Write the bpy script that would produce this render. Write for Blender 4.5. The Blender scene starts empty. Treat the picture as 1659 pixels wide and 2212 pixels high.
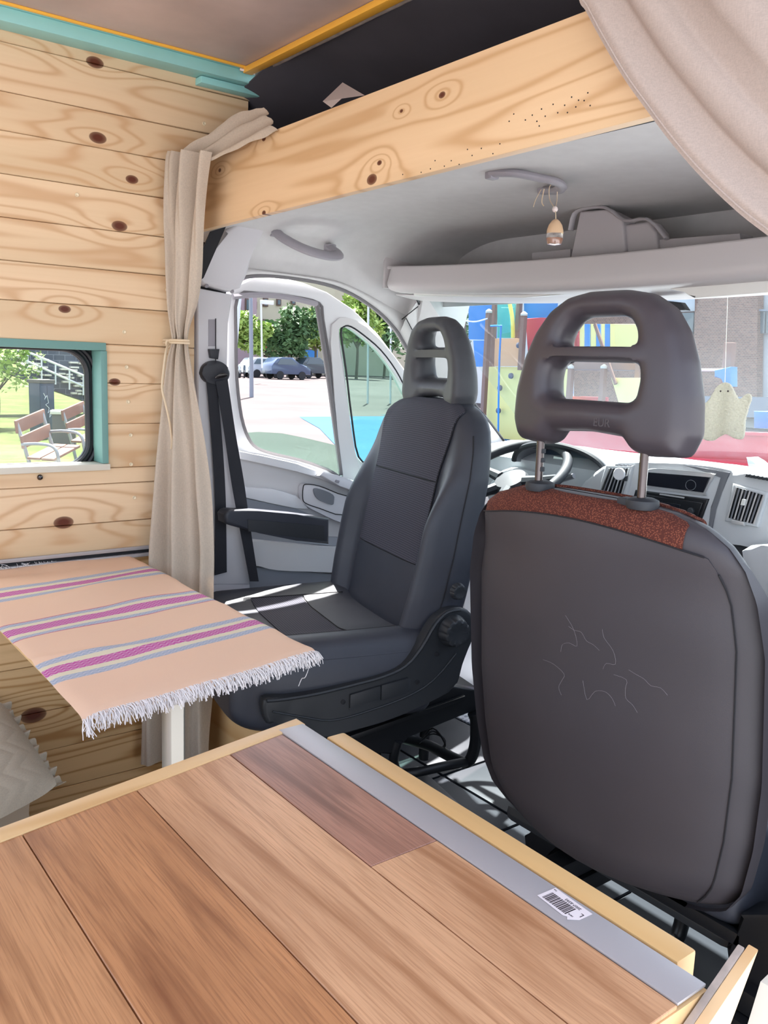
import bpy, bmesh, math, random
from math import sin, cos, pi, sqrt, exp, radians, copysign
from mathutils import Vector, Matrix, noise
random.seed(7)
V = Vector
S = bpy.context.scene
# ------------------------------------------------------------------ camera
F_PX, YAW, PITCH, ROLL = 1876.0, radians(52.36), radians(9.49), radians(-2.16)
CAM = V((1.25, 0.0, 1.18))
_f = V((-sin(YAW)*cos(PITCH), cos(YAW)*cos(PITCH), -sin(PITCH)))
_r = V((cos(YAW), sin(YAW), 0)); _d = _f.cross(_r)
_r2 = cos(ROLL)*_r + sin(ROLL)*_d; _d2 = -sin(ROLL)*_r + cos(ROLL)*_d
cd = bpy.data.cameras.new('camera'); cam = bpy.data.objects.new('camera', cd); S.collection.objects.link(cam)
m3 = Matrix((_r2, -_d2, -_f)).transposed(); cam.matrix_world = Matrix.Translation(CAM) @ m3.to_4x4()
cd.sensor_fit = 'VERTICAL'; cd.sensor_height = 36; cd.sensor_width = 27; cd.lens = F_PX/2212*36; cd.clip_start = .02; cd.clip_end = 600
S.camera = cam
# ------------------------------------------------------------------ world, sun, exposure
W = bpy.data.worlds.new('sky'); S.world = W; W.use_nodes = True
wn = W.node_tree.nodes; wl = W.node_tree.links; bg = wn['Background']
sky = wn.new('ShaderNodeTexSky'); sky.sky_type = 'NISHITA'; sky.sun_disc = False
sky.sun_elevation = radians(61); sky.sun_rotation = radians(-50); sky.air_density = 1.0; sky.dust_density = 2.5; sky.ozone_density = .6
hsv = wn.new('ShaderNodeHueSaturation'); hsv.inputs['Saturation'].default_value = .62
wl.new(sky.outputs[0], hsv.inputs['Color']); wl.new(hsv.outputs[0], bg.inputs[0]); bg.inputs[1].default_value = .30
SUND = V((-.34, .26, 1.0)).normalized()
sl = bpy.data.lights.new('sun', 'SUN'); sl.energy = 14.0; sl.angle = radians(.6); sl.color = (1, .97, .93)
so = bpy.data.objects.new('sun', sl); S.collection.objects.link(so)
so.rotation_euler = SUND.to_track_quat('Z', 'Y').to_euler(); so.location = (-20, 15, 30)
S.view_settings.view_transform = 'Standard'; S.view_settings.look = 'None'; S.view_settings.exposure = 1.25
S.view_settings.gamma = 1; S.view_settings.use_curve_mapping = False

def at(px, py, x=None, y=None, z=None, pl=None):
    "world point on a real plane seen at a pixel of the 1659x2212 frame"
    d = _r2*((px-829.5)/F_PX) + _d2*((py-1106)/F_PX) + _f
    if pl: return CAM + d*((pl[0]-CAM).dot(pl[1])/d.dot(pl[1]))
    if x is not None: t = (x-CAM.x)/d.x
    elif y is not None: t = (y-CAM.y)/d.y
    else: t = (z-CAM.z)/d.z
    return CAM + d*t
# ------------------------------------------------------------------ materials
def lin(h):
    h = h.lstrip('#'); c = [int(h[i:i+2], 16)/255 for i in (0, 2, 4)]
    return tuple(((v+.055)/1.055)**2.4 if v > .04045 else v/12.92 for v in c) + (1,)
class NT:
    def __init__(s, name):
        s.m = bpy.data.materials.new(name); s.m.use_nodes = True; s.t = s.m.node_tree; s.p = s.t.nodes['Principled BSDF']; s.out = s.t.nodes['Material Output']
    def n(s, t, **k):
        x = s.t.nodes.new('ShaderNode'+t)
        for a, b in k.items():
            if a.startswith('i_'):
                x.inputs[int(a[2:])].default_value = b
            else: setattr(x, a, b)
        return x
    def l(s, a, b): s.t.links.new(a, b)
    def co(s, kind='Object', scale=(1, 1, 1), rot=(0, 0, 0), loc=(0, 0, 0)):
        c = s.n('TexCoord'); m = s.n('Mapping'); m.inputs['Scale'].default_value = scale; m.inputs['Rotation'].default_value = rot; m.inputs['Location'].default_value = loc
        s.l(c.outputs[kind], m.inputs[0]); return m.outputs[0]
    def noise(s, vec, scale, detail=2, rough=.5, dist=0):
        x = s.n('TexNoise'); x.inputs['Scale'].default_value = scale; x.inputs['Detail'].default_value = detail; x.inputs['Roughness'].default_value = rough; x.inputs['Distortion'].default_value = dist
        s.l(vec, x.inputs['Vector']); return x.outputs[0]
    def math(s, op, a, b=None, c=None, clamp=False):
        x = s.n('Math', operation=op); x.use_clamp = clamp
        for i, v in enumerate((a, b, c)):
            if v is None: continue
            if hasattr(v, 'links') or hasattr(v, 'is_linked'): s.l(v, x.inputs[i])
            else: x.inputs[i].default_value = v
        return x.outputs[0]
    def ramp(s, fac, stops, interp='LINEAR'):
        x = s.n('ValToRGB'); r = x.color_ramp; r.interpolation = interp
        while len(r.elements) > 1: r.elements.remove(r.elements[-1])
        r.elements[0].position = stops[0][0]; r.elements[0].color = stops[0][1]
        for p, c in stops[1:]:
            e = r.elements.new(p); e.color = c
        s.l(fac, x.inputs[0]); return x.outputs[0]
    def mix(s, fac, a, b, mode='MIX'):
        x = s.n('Mix'); x.data_type = 'RGBA'; x.blend_type = mode
        for i, v in ((0, fac), (6, a), (7, b)):
            if hasattr(v, 'is_linked'): s.l(v, x.inputs[i])
            else: x.inputs[i].default_value = v
        return x.outputs[2]
    def bump(s, h, strength=.3, dist=.002):
        x = s.n('Bump'); x.inputs['Strength'].default_value = strength; x.inputs['Distance'].default_value = dist
        s.l(h, x.inputs['Height']); s.l(x.outputs[0], s.p.inputs['Normal'])
def mat(name, col, rough=.5, metal=0, var=0, vscale=8, bump=0, bscale=200, spec=.5, coat=0, sheen=0, bdist=.001):
    k = NT(name); c = lin(col) if isinstance(col, str) else col; k.p.inputs['Roughness'].default_value = rough; k.p.inputs['Metallic'].default_value = metal
    k.p.inputs['Specular IOR Level'].default_value = spec; k.p.inputs['Coat Weight'].default_value = coat; k.p.inputs['Sheen Weight'].default_value = sheen
    k.p.inputs['Base Color'].default_value = c
    if var or bump:
        v = k.co()
        if var:
            n = k.noise(v, vscale, 4)
            lo = tuple(x*(1-var) for x in c[:3])+(1,); hi = tuple(min(1, x*(1+var)) for x in c[:3])+(1,)
            k.l(k.ramp(n, [(.3, lo), (.7, hi)]), k.p.inputs['Base Color'])
        if bump: k.bump(k.noise(v, bscale, 2), bump, bdist)
    return k.m
def pine(name, base, late, along='y', across='z', third='x', knots=(), rings=7, fx=.42, fz=5.5, tone=.08, seed=0., mixv=.6):
    k = NT(name); k.p.inputs['Roughness'].default_value = .42; k.p.inputs['Specular IOR Level'].default_value = .35
    c = k.n('TexCoord'); sx = k.n('SeparateXYZ'); k.l(c.outputs['Object'], sx.inputs[0]); o = dict(x=sx.outputs[0], y=sx.outputs[1], z=sx.outputs[2])
    oi = k.n('ObjectInfo'); r = k.math('MULTIPLY_ADD', oi.outputs['Random'], 13.7, seed)
    a, b = o[along], o[across]
    cb = k.n('CombineXYZ'); k.l(k.math('MULTIPLY', a, fx), cb.inputs[0]); k.l(k.math('MULTIPLY', b, fz), cb.inputs[1]); k.l(k.math('MULTIPLY_ADD', o[third], 3., r), cb.inputs[2])
    N = k.noise(cb.outputs[0], 1.6, 2.0, .42)
    core = None
    for (ka, kb, kr) in knots:
        da = k.math('MULTIPLY', k.math('SUBTRACT', a, ka), .62/kr); db = k.math('DIVIDE', k.math('SUBTRACT', b, kb), kr)
        wob = k.math('ADD', k.math('MULTIPLY', da, da), k.math('MULTIPLY', db, db))
        g = k.math('POWER', 2.718, k.math('MULTIPLY', k.math('MULTIPLY_ADD', k.math('MULTIPLY', da, da), -.45, wob), -.12)); N = k.math('MULTIPLY_ADD', g, .24, N)
        cr = k.math('SUBTRACT', .62, wob, clamp=True); core = cr if core is None else k.math('MAXIMUM', core, cr)
    ring = k.math('MULTIPLY_ADD', k.math('SINE', k.math('MULTIPLY', N, 6.283*rings)), .5, .5)
    ring = k.math('POWER', ring, 4.5)
    cb2 = k.n('CombineXYZ'); k.l(k.math('MULTIPLY', a, 3.), cb2.inputs[0]); k.l(k.math('MULTIPLY', b, 160.), cb2.inputs[1]); k.l(k.math('MULTIPLY_ADD', o[third], 160., r), cb2.inputs[2])
    fine = k.noise(cb2.outputs[0], 1., 2)
    B, L = lin(base), lin(late)
    pale = tuple(min(1, x*(1+tone)) for x in B[:3])+(1,); deep = tuple(B[i]*(1-tone*1.2)*(.96 if i == 2 else 1) for i in range(3))+(1,)
    big = k.noise(cb.outputs[0], .9, 1)
    col = k.mix(k.ramp(big, [(.35, (0, 0, 0, 1)), (.65, (1, 1, 1, 1))]), pale, deep)
    col = k.mix(k.math('MULTIPLY', ring, mixv), col, L)
    col = k.mix(k.math('MULTIPLY', fine, .16), col, L)
    if core is not None: col = k.mix(k.ramp(core, [(.0, (0, 0, 0, 1)), (.12, (.8, .8, .8, 1)), (.5, (1, 1, 1, 1))]), col, lin('#5d2c1a'))
    k.l(col, k.p.inputs['Base Color']); k.bump(fine, .12, .001)
    return k.m
M = {}
wallknots = [(a-.2, b, c) for a, b, c in [(.751, 1.848, .017), (.755, 1.684, .017), (.836, 1.603, .013), (.804, 1.491, .016), (.669, 1.286, .012), (.787, 1.118, .012), (.655, .775, .020), (.57, .296, .026)]]
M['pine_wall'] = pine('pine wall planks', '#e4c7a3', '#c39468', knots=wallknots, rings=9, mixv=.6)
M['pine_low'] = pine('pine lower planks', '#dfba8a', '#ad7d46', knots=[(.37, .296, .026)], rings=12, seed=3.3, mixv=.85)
M['pine_beam'] = pine('pine header board', '#e6c59d', '#c29463', along='x', third='y', knots=[(-.122, 1.523, .013), (-.1, 1.549, .006), (-.53, 1.665, .007), (-.742, 1.63, .006), (-.526, 1.508, .007), (.069, 1.631, .007), (-.04, 1.627, .004)], rings=8, seed=5.2, fz=6, mixv=.62)
M['pine_edge'] = pine('pine edging', '#e6c08c', '#cf9f66', along='y', across='x', third='z', rings=5, seed=1.1)
M['pine_batten'] = pine('pine batten', '#e3bf86', '#cfa066', along='x', across='y', third='z', knots=[(.55, .6, .004)], rings=4, seed=8.1)
M['ply'] = pine('plywood panel', '#e2bd8b', '#c99660', along='x', across='z', third='y', rings=4, seed=2.2)
M['ply_lit'] = pine('plywood end panel', '#e9c79a', '#d0a26c', along='y', across='z', third='x', rings=3, seed=4.2)  # lighter copy of the plywood, daylight from the door put into its colour
def laminate(name, base, dark, seed):
    k = NT(name); k.p.inputs['Roughness'].default_value = .36; v = k.co('Object', (2.2, 26, 1), loc=(seed, seed*2, 0))
    n = k.noise(v, 1.5, 5, .55, .6); v2 = k.co('Object', (9, 330, 1), loc=(seed, 0, 0)); f = k.noise(v2, 1.5, 4, .6)
    v3 = k.co('Object', (1.2, 6, 1), loc=(seed*3, seed, 0)); b = k.noise(v3, 1.6, 2)
    c = k.ramp(n, [(.30, lin(dark)), (.5, lin(base)), (.72, tuple(min(1, x*1.18) for x in lin(base)[:3])+(1,))])
    c = k.mix(k.ramp(f, [(.46, (0, 0, 0, 1)), (.66, (.6, .6, .6, 1))]), c, lin(dark)); c = k.mix(k.ramp(b, [(.4, (0, 0, 0, 1)), (.7, (.35, .35, .35, 1))]), c, lin(dark), 'MIX')
    k.l(c, k.p.inputs['Base Color']); k.bump(f, .08, .0005); return k.m
M['lamA'] = laminate('walnut laminate reddish', '#b07f68', '#7d5443', 1.3)
M['lamB'] = laminate('walnut laminate tan', '#d6a57c', '#a8754f', 4.1)
M['lamC'] = laminate('walnut laminate brown', '#cb9466', '#976541', 7.7)
M['lamD'] = laminate('walnut laminate dark', '#c0875a', '#885536', 9.9)
M['alu'] = mat('anodised aluminium strip', '#b7b3b4', .42, .35, bump=.05, bscale=500)
M['alu_leg'] = mat('brushed aluminium leg', '#b4b0a6', .35, .5)
M['teal'] = mat('teal paint', '#96cfca', .5, var=.05)
M['tealwin'] = mat('teal window frame paint', '#6f9a93', .5, var=.05)
M['sill'] = mat('white painted sill', '#d9d2c2', .5)
M['black'] = mat('black gap', '#15151a', .7)
M['rubber'] = mat('black rubber', '#1a1b20', .45)
M['seal'] = mat('grey rubber seal', '#6d6a6c', .6)
M['bmetal'] = mat('black painted steel', '#17191d', .4, .2, spec=.5)
M['chrome'] = mat('dark polished steel', '#5f5a5a', .22, 1)
M['screw'] = mat('zinc screw', '#e6d5b4', .4, .1)
M['ceil'] = mat('brown plywood ceiling', '#bba79f', .45, var=.16, vscale=5)
M['orange'] = mat('orange sealing strip', '#f2b544', .4)
M['clearpl'] = mat('cloudy plastic edging', '#b3a69c', .3, var=.2, vscale=60)
M['lining'] = mat('charcoal roof lining', '#47444a', .9, var=.12, vscale=6)
M['hang'] = mat('headliner fabric', '#cccac9', .9, var=.03, vscale=30, bump=.2, bscale=900)
M['trim'] = mat('light grey plastic trim', '#d2d0d3', .5, bump=.05, bscale=900)
M['shelf'] = mat('shelf plastic', '#c2bdbd', .5)
M['duct'] = mat('duct plastic', '#aeaaac', .6)
M['shelfdark'] = mat('dark shelf tray', '#4b4a4c', .8)
M['handle'] = mat('grey grab handle plastic', '#98949a', .45)
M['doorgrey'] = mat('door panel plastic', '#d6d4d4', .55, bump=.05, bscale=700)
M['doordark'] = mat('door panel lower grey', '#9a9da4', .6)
M['white'] = mat('white painted metal', '#e4e4e6', .35)
M['belt'] = mat('seat belt webbing', '#26272e', .75, bump=.3, bscale=900)
M['beltpl'] = mat('belt guide plastic', '#2c2d34', .4)
M['leather'] = mat('charcoal blue leatherette', '#363942', .5, var=.05, vscale=20, bump=.12, bscale=1200)
M['leather_back'] = mat('seat back leatherette', '#3f3b3f', .5, var=.05, vscale=9, bump=.15, bscale=1400)
M['hrest_d'] = mat('grey headrest foam', '#45464b', .5, bump=.08, bscale=1400)
M['hrest_p'] = mat('brown grey headrest foam', '#423d42', .42, bump=.08, bscale=1400)
M['seatpl'] = mat('seat base plastic', '#282b2f', .5, bump=.08, bscale=900)
M['seam'] = mat('dark seam thread', '#1d1c20', .8)
M['floorpl'] = mat('black plastic floor mat', '#23272e', .5, var=.15, vscale=4, spec=.35)
def weave(name, dark, light, sc):
    k = NT(name); k.p.inputs['Roughness'].default_value = .85
    c = k.n('TexCoord'); sx = k.n('SeparateXYZ'); k.l(c.outputs['Object'], sx.inputs[0])
    cb = k.n('CombineXYZ'); k.l(sx.outputs[0], cb.inputs[0]); k.l(k.math('SUBTRACT', sx.outputs[2], k.math('MULTIPLY', sx.outputs[1], 1.0)), cb.inputs[1])
    br = k.n('TexBrick'); br.offset = .5; k.l(cb.outputs[0], br.inputs['Vector']); br.inputs['Scale'].default_value = sc
    br.inputs['Color1'].default_value = lin(light); br.inputs['Color2'].default_value = lin(light); br.inputs['Mortar'].default_value = lin(dark)
    br.inputs['Mortar Size'].default_value = .016; br.inputs['Mortar Smooth'].default_value = .2; br.inputs['Brick Width'].default_value = .060; br.inputs['Row Height'].default_value = .100
    k.l(br.outputs[0], k.p.inputs['Base Color']); k.bump(br.outputs[1], .15, .0005); return k.m
M['weave'] = weave('dashed seat fabric', '#25262f', '#54535f', 16)
def speckle(name, a, b, sc):
    k = NT(name); k.p.inputs['Roughness'].default_value = .9; v = k.co(); n = k.n('TexVoronoi'); n.inputs['Scale'].default_value = sc; k.l(v, n.inputs['Vector'])
    k.l(k.ramp(n.outputs['Distance'], [(.0, lin(b)), (.28, lin(b)), (.5, lin(a)), (1, lin(a))]), k.p.inputs['Base Color']); k.bump(n.outputs['Distance'], .3, .0006); return k.m
M['rust'] = speckle('rust speckled seat fabric', '#502218', '#7f4632', 420)
def linen(name, col, trans=.25):
    k = NT(name); k.p.inputs['Roughness'].default_value = .9; c = lin(col); v = k.co('Object', (160, 160, 900)); n = k.noise(v, 1.2, 2)
    v2 = k.co('Object', (900, 900, 90)); n2 = k.noise(v2, 1.0, 2)
    cc = k.ramp(k.math('MULTIPLY', k.math('ADD', n, n2), .5), [(.38, tuple(x*.86 for x in c[:3])+(1,)), (.6, c)])
    k.l(cc, k.p.inputs['Base Color'])
    tr = k.n('BsdfTranslucent'); k.l(cc, tr.inputs[0]); mx = k.n('MixShader'); mx.inputs[0].default_value = trans
    k.l(k.p.outputs[0], mx.inputs[1]); k.l(tr.outputs[0], mx.inputs[2]); k.l(mx.outputs[0], k.out.inputs[0]); return k.m
M['linen'] = linen('beige linen curtain', '#d6c6b3'); M['linen_r'] = linen('pinkish linen curtain', '#cdbdb3', .2)
M['rope'] = mat('cotton cord', '#d9c4a6', .9); M['cushion'] = linen('beige quilted cotton', '#c8bda9', .05); M['cushion_d'] = mat('taupe sheet', '#a39786', .9)
M['fringe'] = mat('white cotton fringe', '#efeae8', .9)
def cloth():
    k = NT('striped peach tablecloth'); k.p.inputs['Roughness'].default_value = .9; c = k.n('TexCoord'); s = k.n('SeparateXYZ'); k.l(c.outputs['Object'], s.inputs[0])
    u = k.math('ADD', k.math('MULTIPLY_ADD', s.outputs[1], .17, s.outputs[0]), 1.0)      # local x -0.95 .. 0.05
    pe, bl, cr, mg, rd = (lin(h) for h in ('#f0cbae', '#a9b3c4', '#e6dcc0', '#c65da2', '#c9788a'))
    st = [(0, pe)]; mk = [(0, (0, 0, 0, 1))]
    for cx in CLOTH_BANDS:
        x = cx+1-.052
        for w, cc in ((.002, rd), (.018, bl), (.016, cr), (.032, mg), (.016, cr), (.018, bl), (.002, rd)):
            st.append((x, cc)); mk.append((x, (1, 1, 1, 1) if cc in (bl, mg) else (0, 0, 0, 1))); x += w
        st.append((x, pe)); mk.append((x, (0, 0, 0, 1)))
    col = k.ramp(u, st, 'CONSTANT'); mask = k.ramp(u, mk, 'CONSTANT')
    tri = k.math('PINGPONG', k.math('MULTIPLY', s.outputs[1], 1.0), .006)
    zz = k.math('FRACT', k.math('MULTIPLY', k.math('ADD', s.outputs[0], tri), 110.))
    zl = k.math('LESS_THAN', zz, .28)
    col = k.mix(k.math('MULTIPLY', k.math('MULTIPLY', zl, mask), .5), col, lin('#e6dce0'))
    n = k.noise(k.co('Object', (400, 400, 400)), 1., 2); k.l(col, k.p.inputs['Base Color']); k.bump(n, .2, .0008)
    return k.m
CLOTH_BANDS = (-.69, -.43, -.19)
M['cloth'] = cloth()
def glass(name, tint=(1, 1, 1, 1), haze=.05, hazecol=(.8, .85, .9, 1), refl=.03):
    k = NT(name); tr = k.n('BsdfTransparent'); tr.inputs[0].default_value = tint; df = k.n('BsdfDiffuse'); df.inputs[0].default_value = hazecol
    gl = k.n('BsdfGlossy'); gl.inputs['Roughness'].default_value = .02
    v = k.noise(k.co('Object', (9, 9, 9)), 1., 5, .7); h = k.math('MULTIPLY', v, haze*2)
    m1 = k.n('MixShader'); k.l(h, m1.inputs[0]); k.l(tr.outputs[0], m1.inputs[1]); k.l(df.outputs[0], m1.inputs[2])
    m2 = k.n('MixShader'); m2.inputs[0].default_value = refl; k.l(m1.outputs[0], m2.inputs[1]); k.l(gl.outputs[0], m2.inputs[2])
    k.l(m2.outputs[0], k.out.inputs[0]); return k.m
M['windscreen'] = glass('hazed windscreen glass', (.80, .87, .87, 1), .05)  # veil of haze mixed into the glass to wash out the view
M['greenglass'] = glass('green tinted glass', (.66, .82, .76, 1), .03, (.6, .8, .75, 1))
M['clear'] = glass('clear pane', (.95, .97, .96, 1), .03)
M['dash'] = mat('pale grey dashboard plastic', '#c6c9cc', .45, bump=.1, bscale=700)
M['dashmid'] = mat('mid grey dashboard plastic', '#77797f', .5)
M['dashdk'] = mat('dark dashboard plastic', '#2c2f34', .6)
M['screen'] = mat('dark display glass', '#1b1d24', .12, spec=.8)
M['radio'] = mat('black radio plastic', '#17191d', .3)
M['silver'] = mat('silver plastic', '#c9cacb', .3, .4)
M['gauge'] = mat('dark blue gauge face', '#2e3c50', .4)
M['print'] = mat('white print', '#e6e9ec', .6)
M['ink'] = mat('black ink', '#3a3034', .7)
M['paper'] = mat('off white paper', '#e6d9d4', .8)
M['sticker'] = mat('white sticker', '#e9dfdf', .5)
M['wood_bead'] = mat('pale wooden bead', '#dcb994', .5)
M['amber'] = mat('amber scent oil', '#c47840', .15, coat=.5)
k = NT('bottle glass'); k.p.inputs['Transmission Weight'].default_value = .9; k.p.inputs['Roughness'].default_value = .03; k.p.inputs['Base Color'].default_value = (.95, .9, .85, 1); M['bottle'] = k.m
M['ghost'] = linen('knitted off white yarn', '#ece9dc', .5)
M['light'] = mat('white plastic', '#e2e2de', .5)
# outdoors
M['plaza'] = mat('pinkish plaza paving', '#514a4a', .9, var=.12, vscale=.35, spec=.05)
M['bounce_mat'] = mat('pale concrete', '#97989b', .9, var=.05, spec=.05)  # for the unseen slab that throws sunlight into the van
M['grass'] = mat('sunlit lawn', '#4b5531', .95, var=.25, vscale=1.2, spec=.05)
M['pave'] = mat('pale paving', '#66635f', .9, var=.1, vscale=1, spec=.05)
M['bluefl'] = mat('blue rubber paving', '#34567a', .9, var=.06, vscale=.6, spec=.05)
M['shadowfl'] = mat('grey teal ground shadow', '#32505c', .9, spec=.05)  # shade colour for the shadow patch on the blue ground
M['bark'] = mat('tree bark', '#5f564a', .9)
def leafm(n, a, b):
    k = NT(n); k.p.inputs['Roughness'].default_value = .7; oi = k.co('Object', (1, 1, 1)); v = k.noise(oi, .9, 3)
    k.l(k.ramp(v, [(.35, lin(a)), (.65, lin(b))]), k.p.inputs['Base Color']); return k.m
M['leafA'] = leafm('bright green leaves', '#6d8a3c', '#a2b865'); M['leafB'] = leafm('deep green leaves', '#3c5a38', '#5c7a4c')
M['render'] = mat('cream rendered wall', '#b3ab98', .9, var=.05, vscale=.3)
M['shutter'] = mat('brown shutter', '#5e4a44', .8); M['pinkwall'] = mat('pinkish wall', '#a08a92', .9)
M['winglass'] = mat('dark window glass', '#4b5a66', .2)
def brickm(n, a, b, m, sc):
    k = NT(n); k.p.inputs['Roughness'].default_value = .9; c = k.n('TexCoord'); s = k.n('SeparateXYZ'); k.l(c.outputs['Object'], s.inputs[0]); cb = k.n('CombineXYZ')
    k.l(k.math('ADD', s.outputs[0], s.outputs[1]), cb.inputs[0]); k.l(s.outputs[2], cb.inputs[1]); br = k.n('TexBrick'); k.l(cb.outputs[0], br.inputs[0]); br.inputs['Scale'].default_value = sc
    br.inputs['Color1'].default_value = lin(a); br.inputs['Color2'].default_value = lin(b); br.inputs['Mortar'].default_value = lin(m); br.inputs['Mortar Size'].default_value = .015
    k.l(br.outputs[0], k.p.inputs['Base Color']); return k.m
M['brick'] = brickm('far brick wall', '#8f6a5c', '#77584e', '#a09488', 4.)
M['brickdk'] = brickm('dark stone wall', '#3c424e', '#4c525c', '#6d727a', 1.6)
M['stone'] = mat('pale stone step', '#c9c6ba', .9)
M['carblue'] = mat('dark blue car paint', '#3a4a66', .25, .2, coat=.6); M['cardark'] = mat('dark grey car paint', '#3b4650', .25, .2, coat=.6); M['carwhite'] = mat('silver car paint', '#c7cbd0', .25, .2, coat=.6)
M['carglass'] = mat('car glass', '#59666f', .08, spec=.8); M['tyre'] = mat('tyre', '#222226', .8)
M['lamp'] = mat('grey lamp post paint', '#858a96', .5); M['lampw'] = mat('pale post paint', '#d0d2d6', .5)
M['pblue'] = mat('bright blue panel', '#2f7fc8', .45); M['pred'] = mat('bright red panel', '#c23b48', .45); M['pyel'] = mat('yellow panel', '#ded48a', .5); M['ppeach'] = mat('peach panel', '#d9a67e', .5)
M['pgreen'] = mat('turquoise panel', '#38a8a2', .45); M['post'] = mat('brown timber post', '#84665a', .8); M['hold'] = mat('grey climbing hold', '#5c5f70', .6); M['ylw'] = mat('yellow painted tube', '#dccb55', .4)
M['cab'] = mat('dark green utility cabinet', '#3a4654', .5); M['bench'] = mat('weathered bench plank', '#7d5d4e', .8, var=.1, vscale=6); M['benchm'] = mat('bench steel', '#8b8f92', .4, .4)
def vinyl():
    k = NT('patterned tile vinyl'); k.p.inputs['Roughness'].default_value = .4; c = k.co('Object', (1, 1, 1), (0, 0, radians(0)))
    s = k.n('SeparateXYZ'); k.l(c, s.inputs[0]); T = .15
    fx = k.math('PINGPONG', s.outputs[0], T/2); fy = k.math('PINGPONG', s.outputs[1], T/2)
    rr = k.math('SQRT', k.math('ADD', k.math('MULTIPLY', fx, fx), k.math('MULTIPLY', fy, fy)))
    dd = k.math('ADD', k.math('ABSOLUTE', k.math('SUBTRACT', fx, fy)), 0.)
    a = k.math('SINE', k.math('MULTIPLY', rr, 190.)); b = k.math('SINE', k.math('MULTIPLY', dd, 160.))
    pat = k.math('GREATER_THAN', k.math('MULTIPLY', a, b), .12)
    k.l(k.mix(pat, lin('#d5dae3'), lin('#98a3b4')), k.p.inputs['Base Color']); return k.m
M['vinyl'] = vinyl()

# ------------------------------------------------------------------ helpers
WM = {}
def empty(name, loc=(0, 0, 0), rz=0, label=None, cat=None, group=None, kind=None):
    o = bpy.data.objects.new(name, None); S.collection.objects.link(o); o.location = loc; o.rotation_euler = (0, 0, rz); o.empty_display_size = .05
    WM[o] = Matrix.Translation(V(loc)) @ Matrix.Rotation(rz, 4, 'Z'); return tag(o, label, cat, group, kind)
def tag(o, label=None, cat=None, group=None, kind=None):
    if label: o['label'] = label
    if cat: o['category'] = cat
    if group: o['group'] = group
    if kind: o['kind'] = kind
    return o
def obj(name, bm, m, parent=None, smooth=True, local=False, ang=40, loc=None):
    """link a bmesh as one object; vertices are in world space unless local"""
    me = bpy.data.meshes.new(name)
    if isinstance(bm, bpy.types.Mesh): me = bm
    else:
        bmesh.ops.recalc_face_normals(bm, faces=bm.faces)
        bm.to_mesh(me); bm.free()
    o = bpy.data.objects.new(name, me); S.collection.objects.link(o)
    P = WM.get(parent, Matrix.Identity(4)) if parent else Matrix.Identity(4)
    if parent: o.parent = parent
    if loc is not None and not parent:
        me.transform(Matrix.Translation(-V(loc))); o.location = loc; WM[o] = Matrix.Translation(V(loc))
    else:
        if not local: me.transform(P.inverted())
        WM[o] = P
    for x in (m if isinstance(m, (list, tuple)) else [m]): me.materials.append(M[x] if isinstance(x, str) else x)
    if smooth:
        for p in me.polygons: p.use_smooth = True
        try: me.set_sharp_from_angle(angle=radians(ang))
        except Exception: pass
    return o
def nb(): return bmesh.new()
def addv(bm, ps): return [bm.verts.new(p) for p in ps]
def box(bm, a, b, bev=0, mtx=None, seg=2, mi=0):
    x0, y0, z0 = a; x1, y1, z1 = b
    vs = addv(bm, [V((x, y, z)) for x in (x0, x1) for y in (y0, y1) for z in (z0, z1)])
    if mtx is not None:
        for v in vs: v.co = mtx @ v.co
    fs = [bm.faces.new([vs[i] for i in q]) for q in ((0, 1, 3, 2), (4, 6, 7, 5), (0, 4, 5, 1), (2, 3, 7, 6), (0, 2, 6, 4), (1, 5, 7, 3))]
    for f in fs: f.material_index = mi
    if bev: bmesh.ops.bevel(bm, geom=list({e for f in fs for e in f.edges}), offset=bev, segments=seg, affect='EDGES', profile=.6)
    return bm
def prism(bm, pts, off, bev=0, seg=2, mi=0):
    "pts: list of world points forming one outline; off: extrusion vector"
    a = addv(bm, pts); off = V(off); f = bm.faces.new(a)
    b = addv(bm, [V(p)+off for p in pts]); g = bm.faces.new(list(reversed(b))); n = len(a); fs = [f, g]
    for i in range(n): fs.append(bm.faces.new([a[i], b[i], b[(i+1) % n], a[(i+1) % n]]))
    for q in fs: q.material_index = mi
    if bev:
        es = [e for e in list(f.edges)+list(g.edges)]; bmesh.ops.bevel(bm, geom=es, offset=bev, segments=seg, affect='EDGES', profile=.6)
    return bm
def frameof(t, up=V((0, 0, 1))):
    t = t.normalized(); s = t.cross(up)
    if s.length < 1e-3: s = t.cross(V((1, 0, 0)))
    s.normalize(); return s, s.cross(t)
def spline(pts, n=6, closed=False):
    pts = [V(p) for p in pts]; out = []; N = len(pts); R = range(N if closed else N-1)
    for i in R:
        p1, p2 = pts[i], pts[(i+1) % N]; p0 = pts[i-1] if (i > 0 or closed) else p1; p3 = pts[(i+2) % N] if (i+2 < N or closed) else p2
        for j in range(n):
            t = j/n; out.append(.5*((2*p1)+(p2-p0)*t+(2*p0-5*p1+4*p2-p3)*t*t+(3*p1-p0-3*p2+p3)*t**3))
    if not closed: out.append(pts[-1])
    return out
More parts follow.
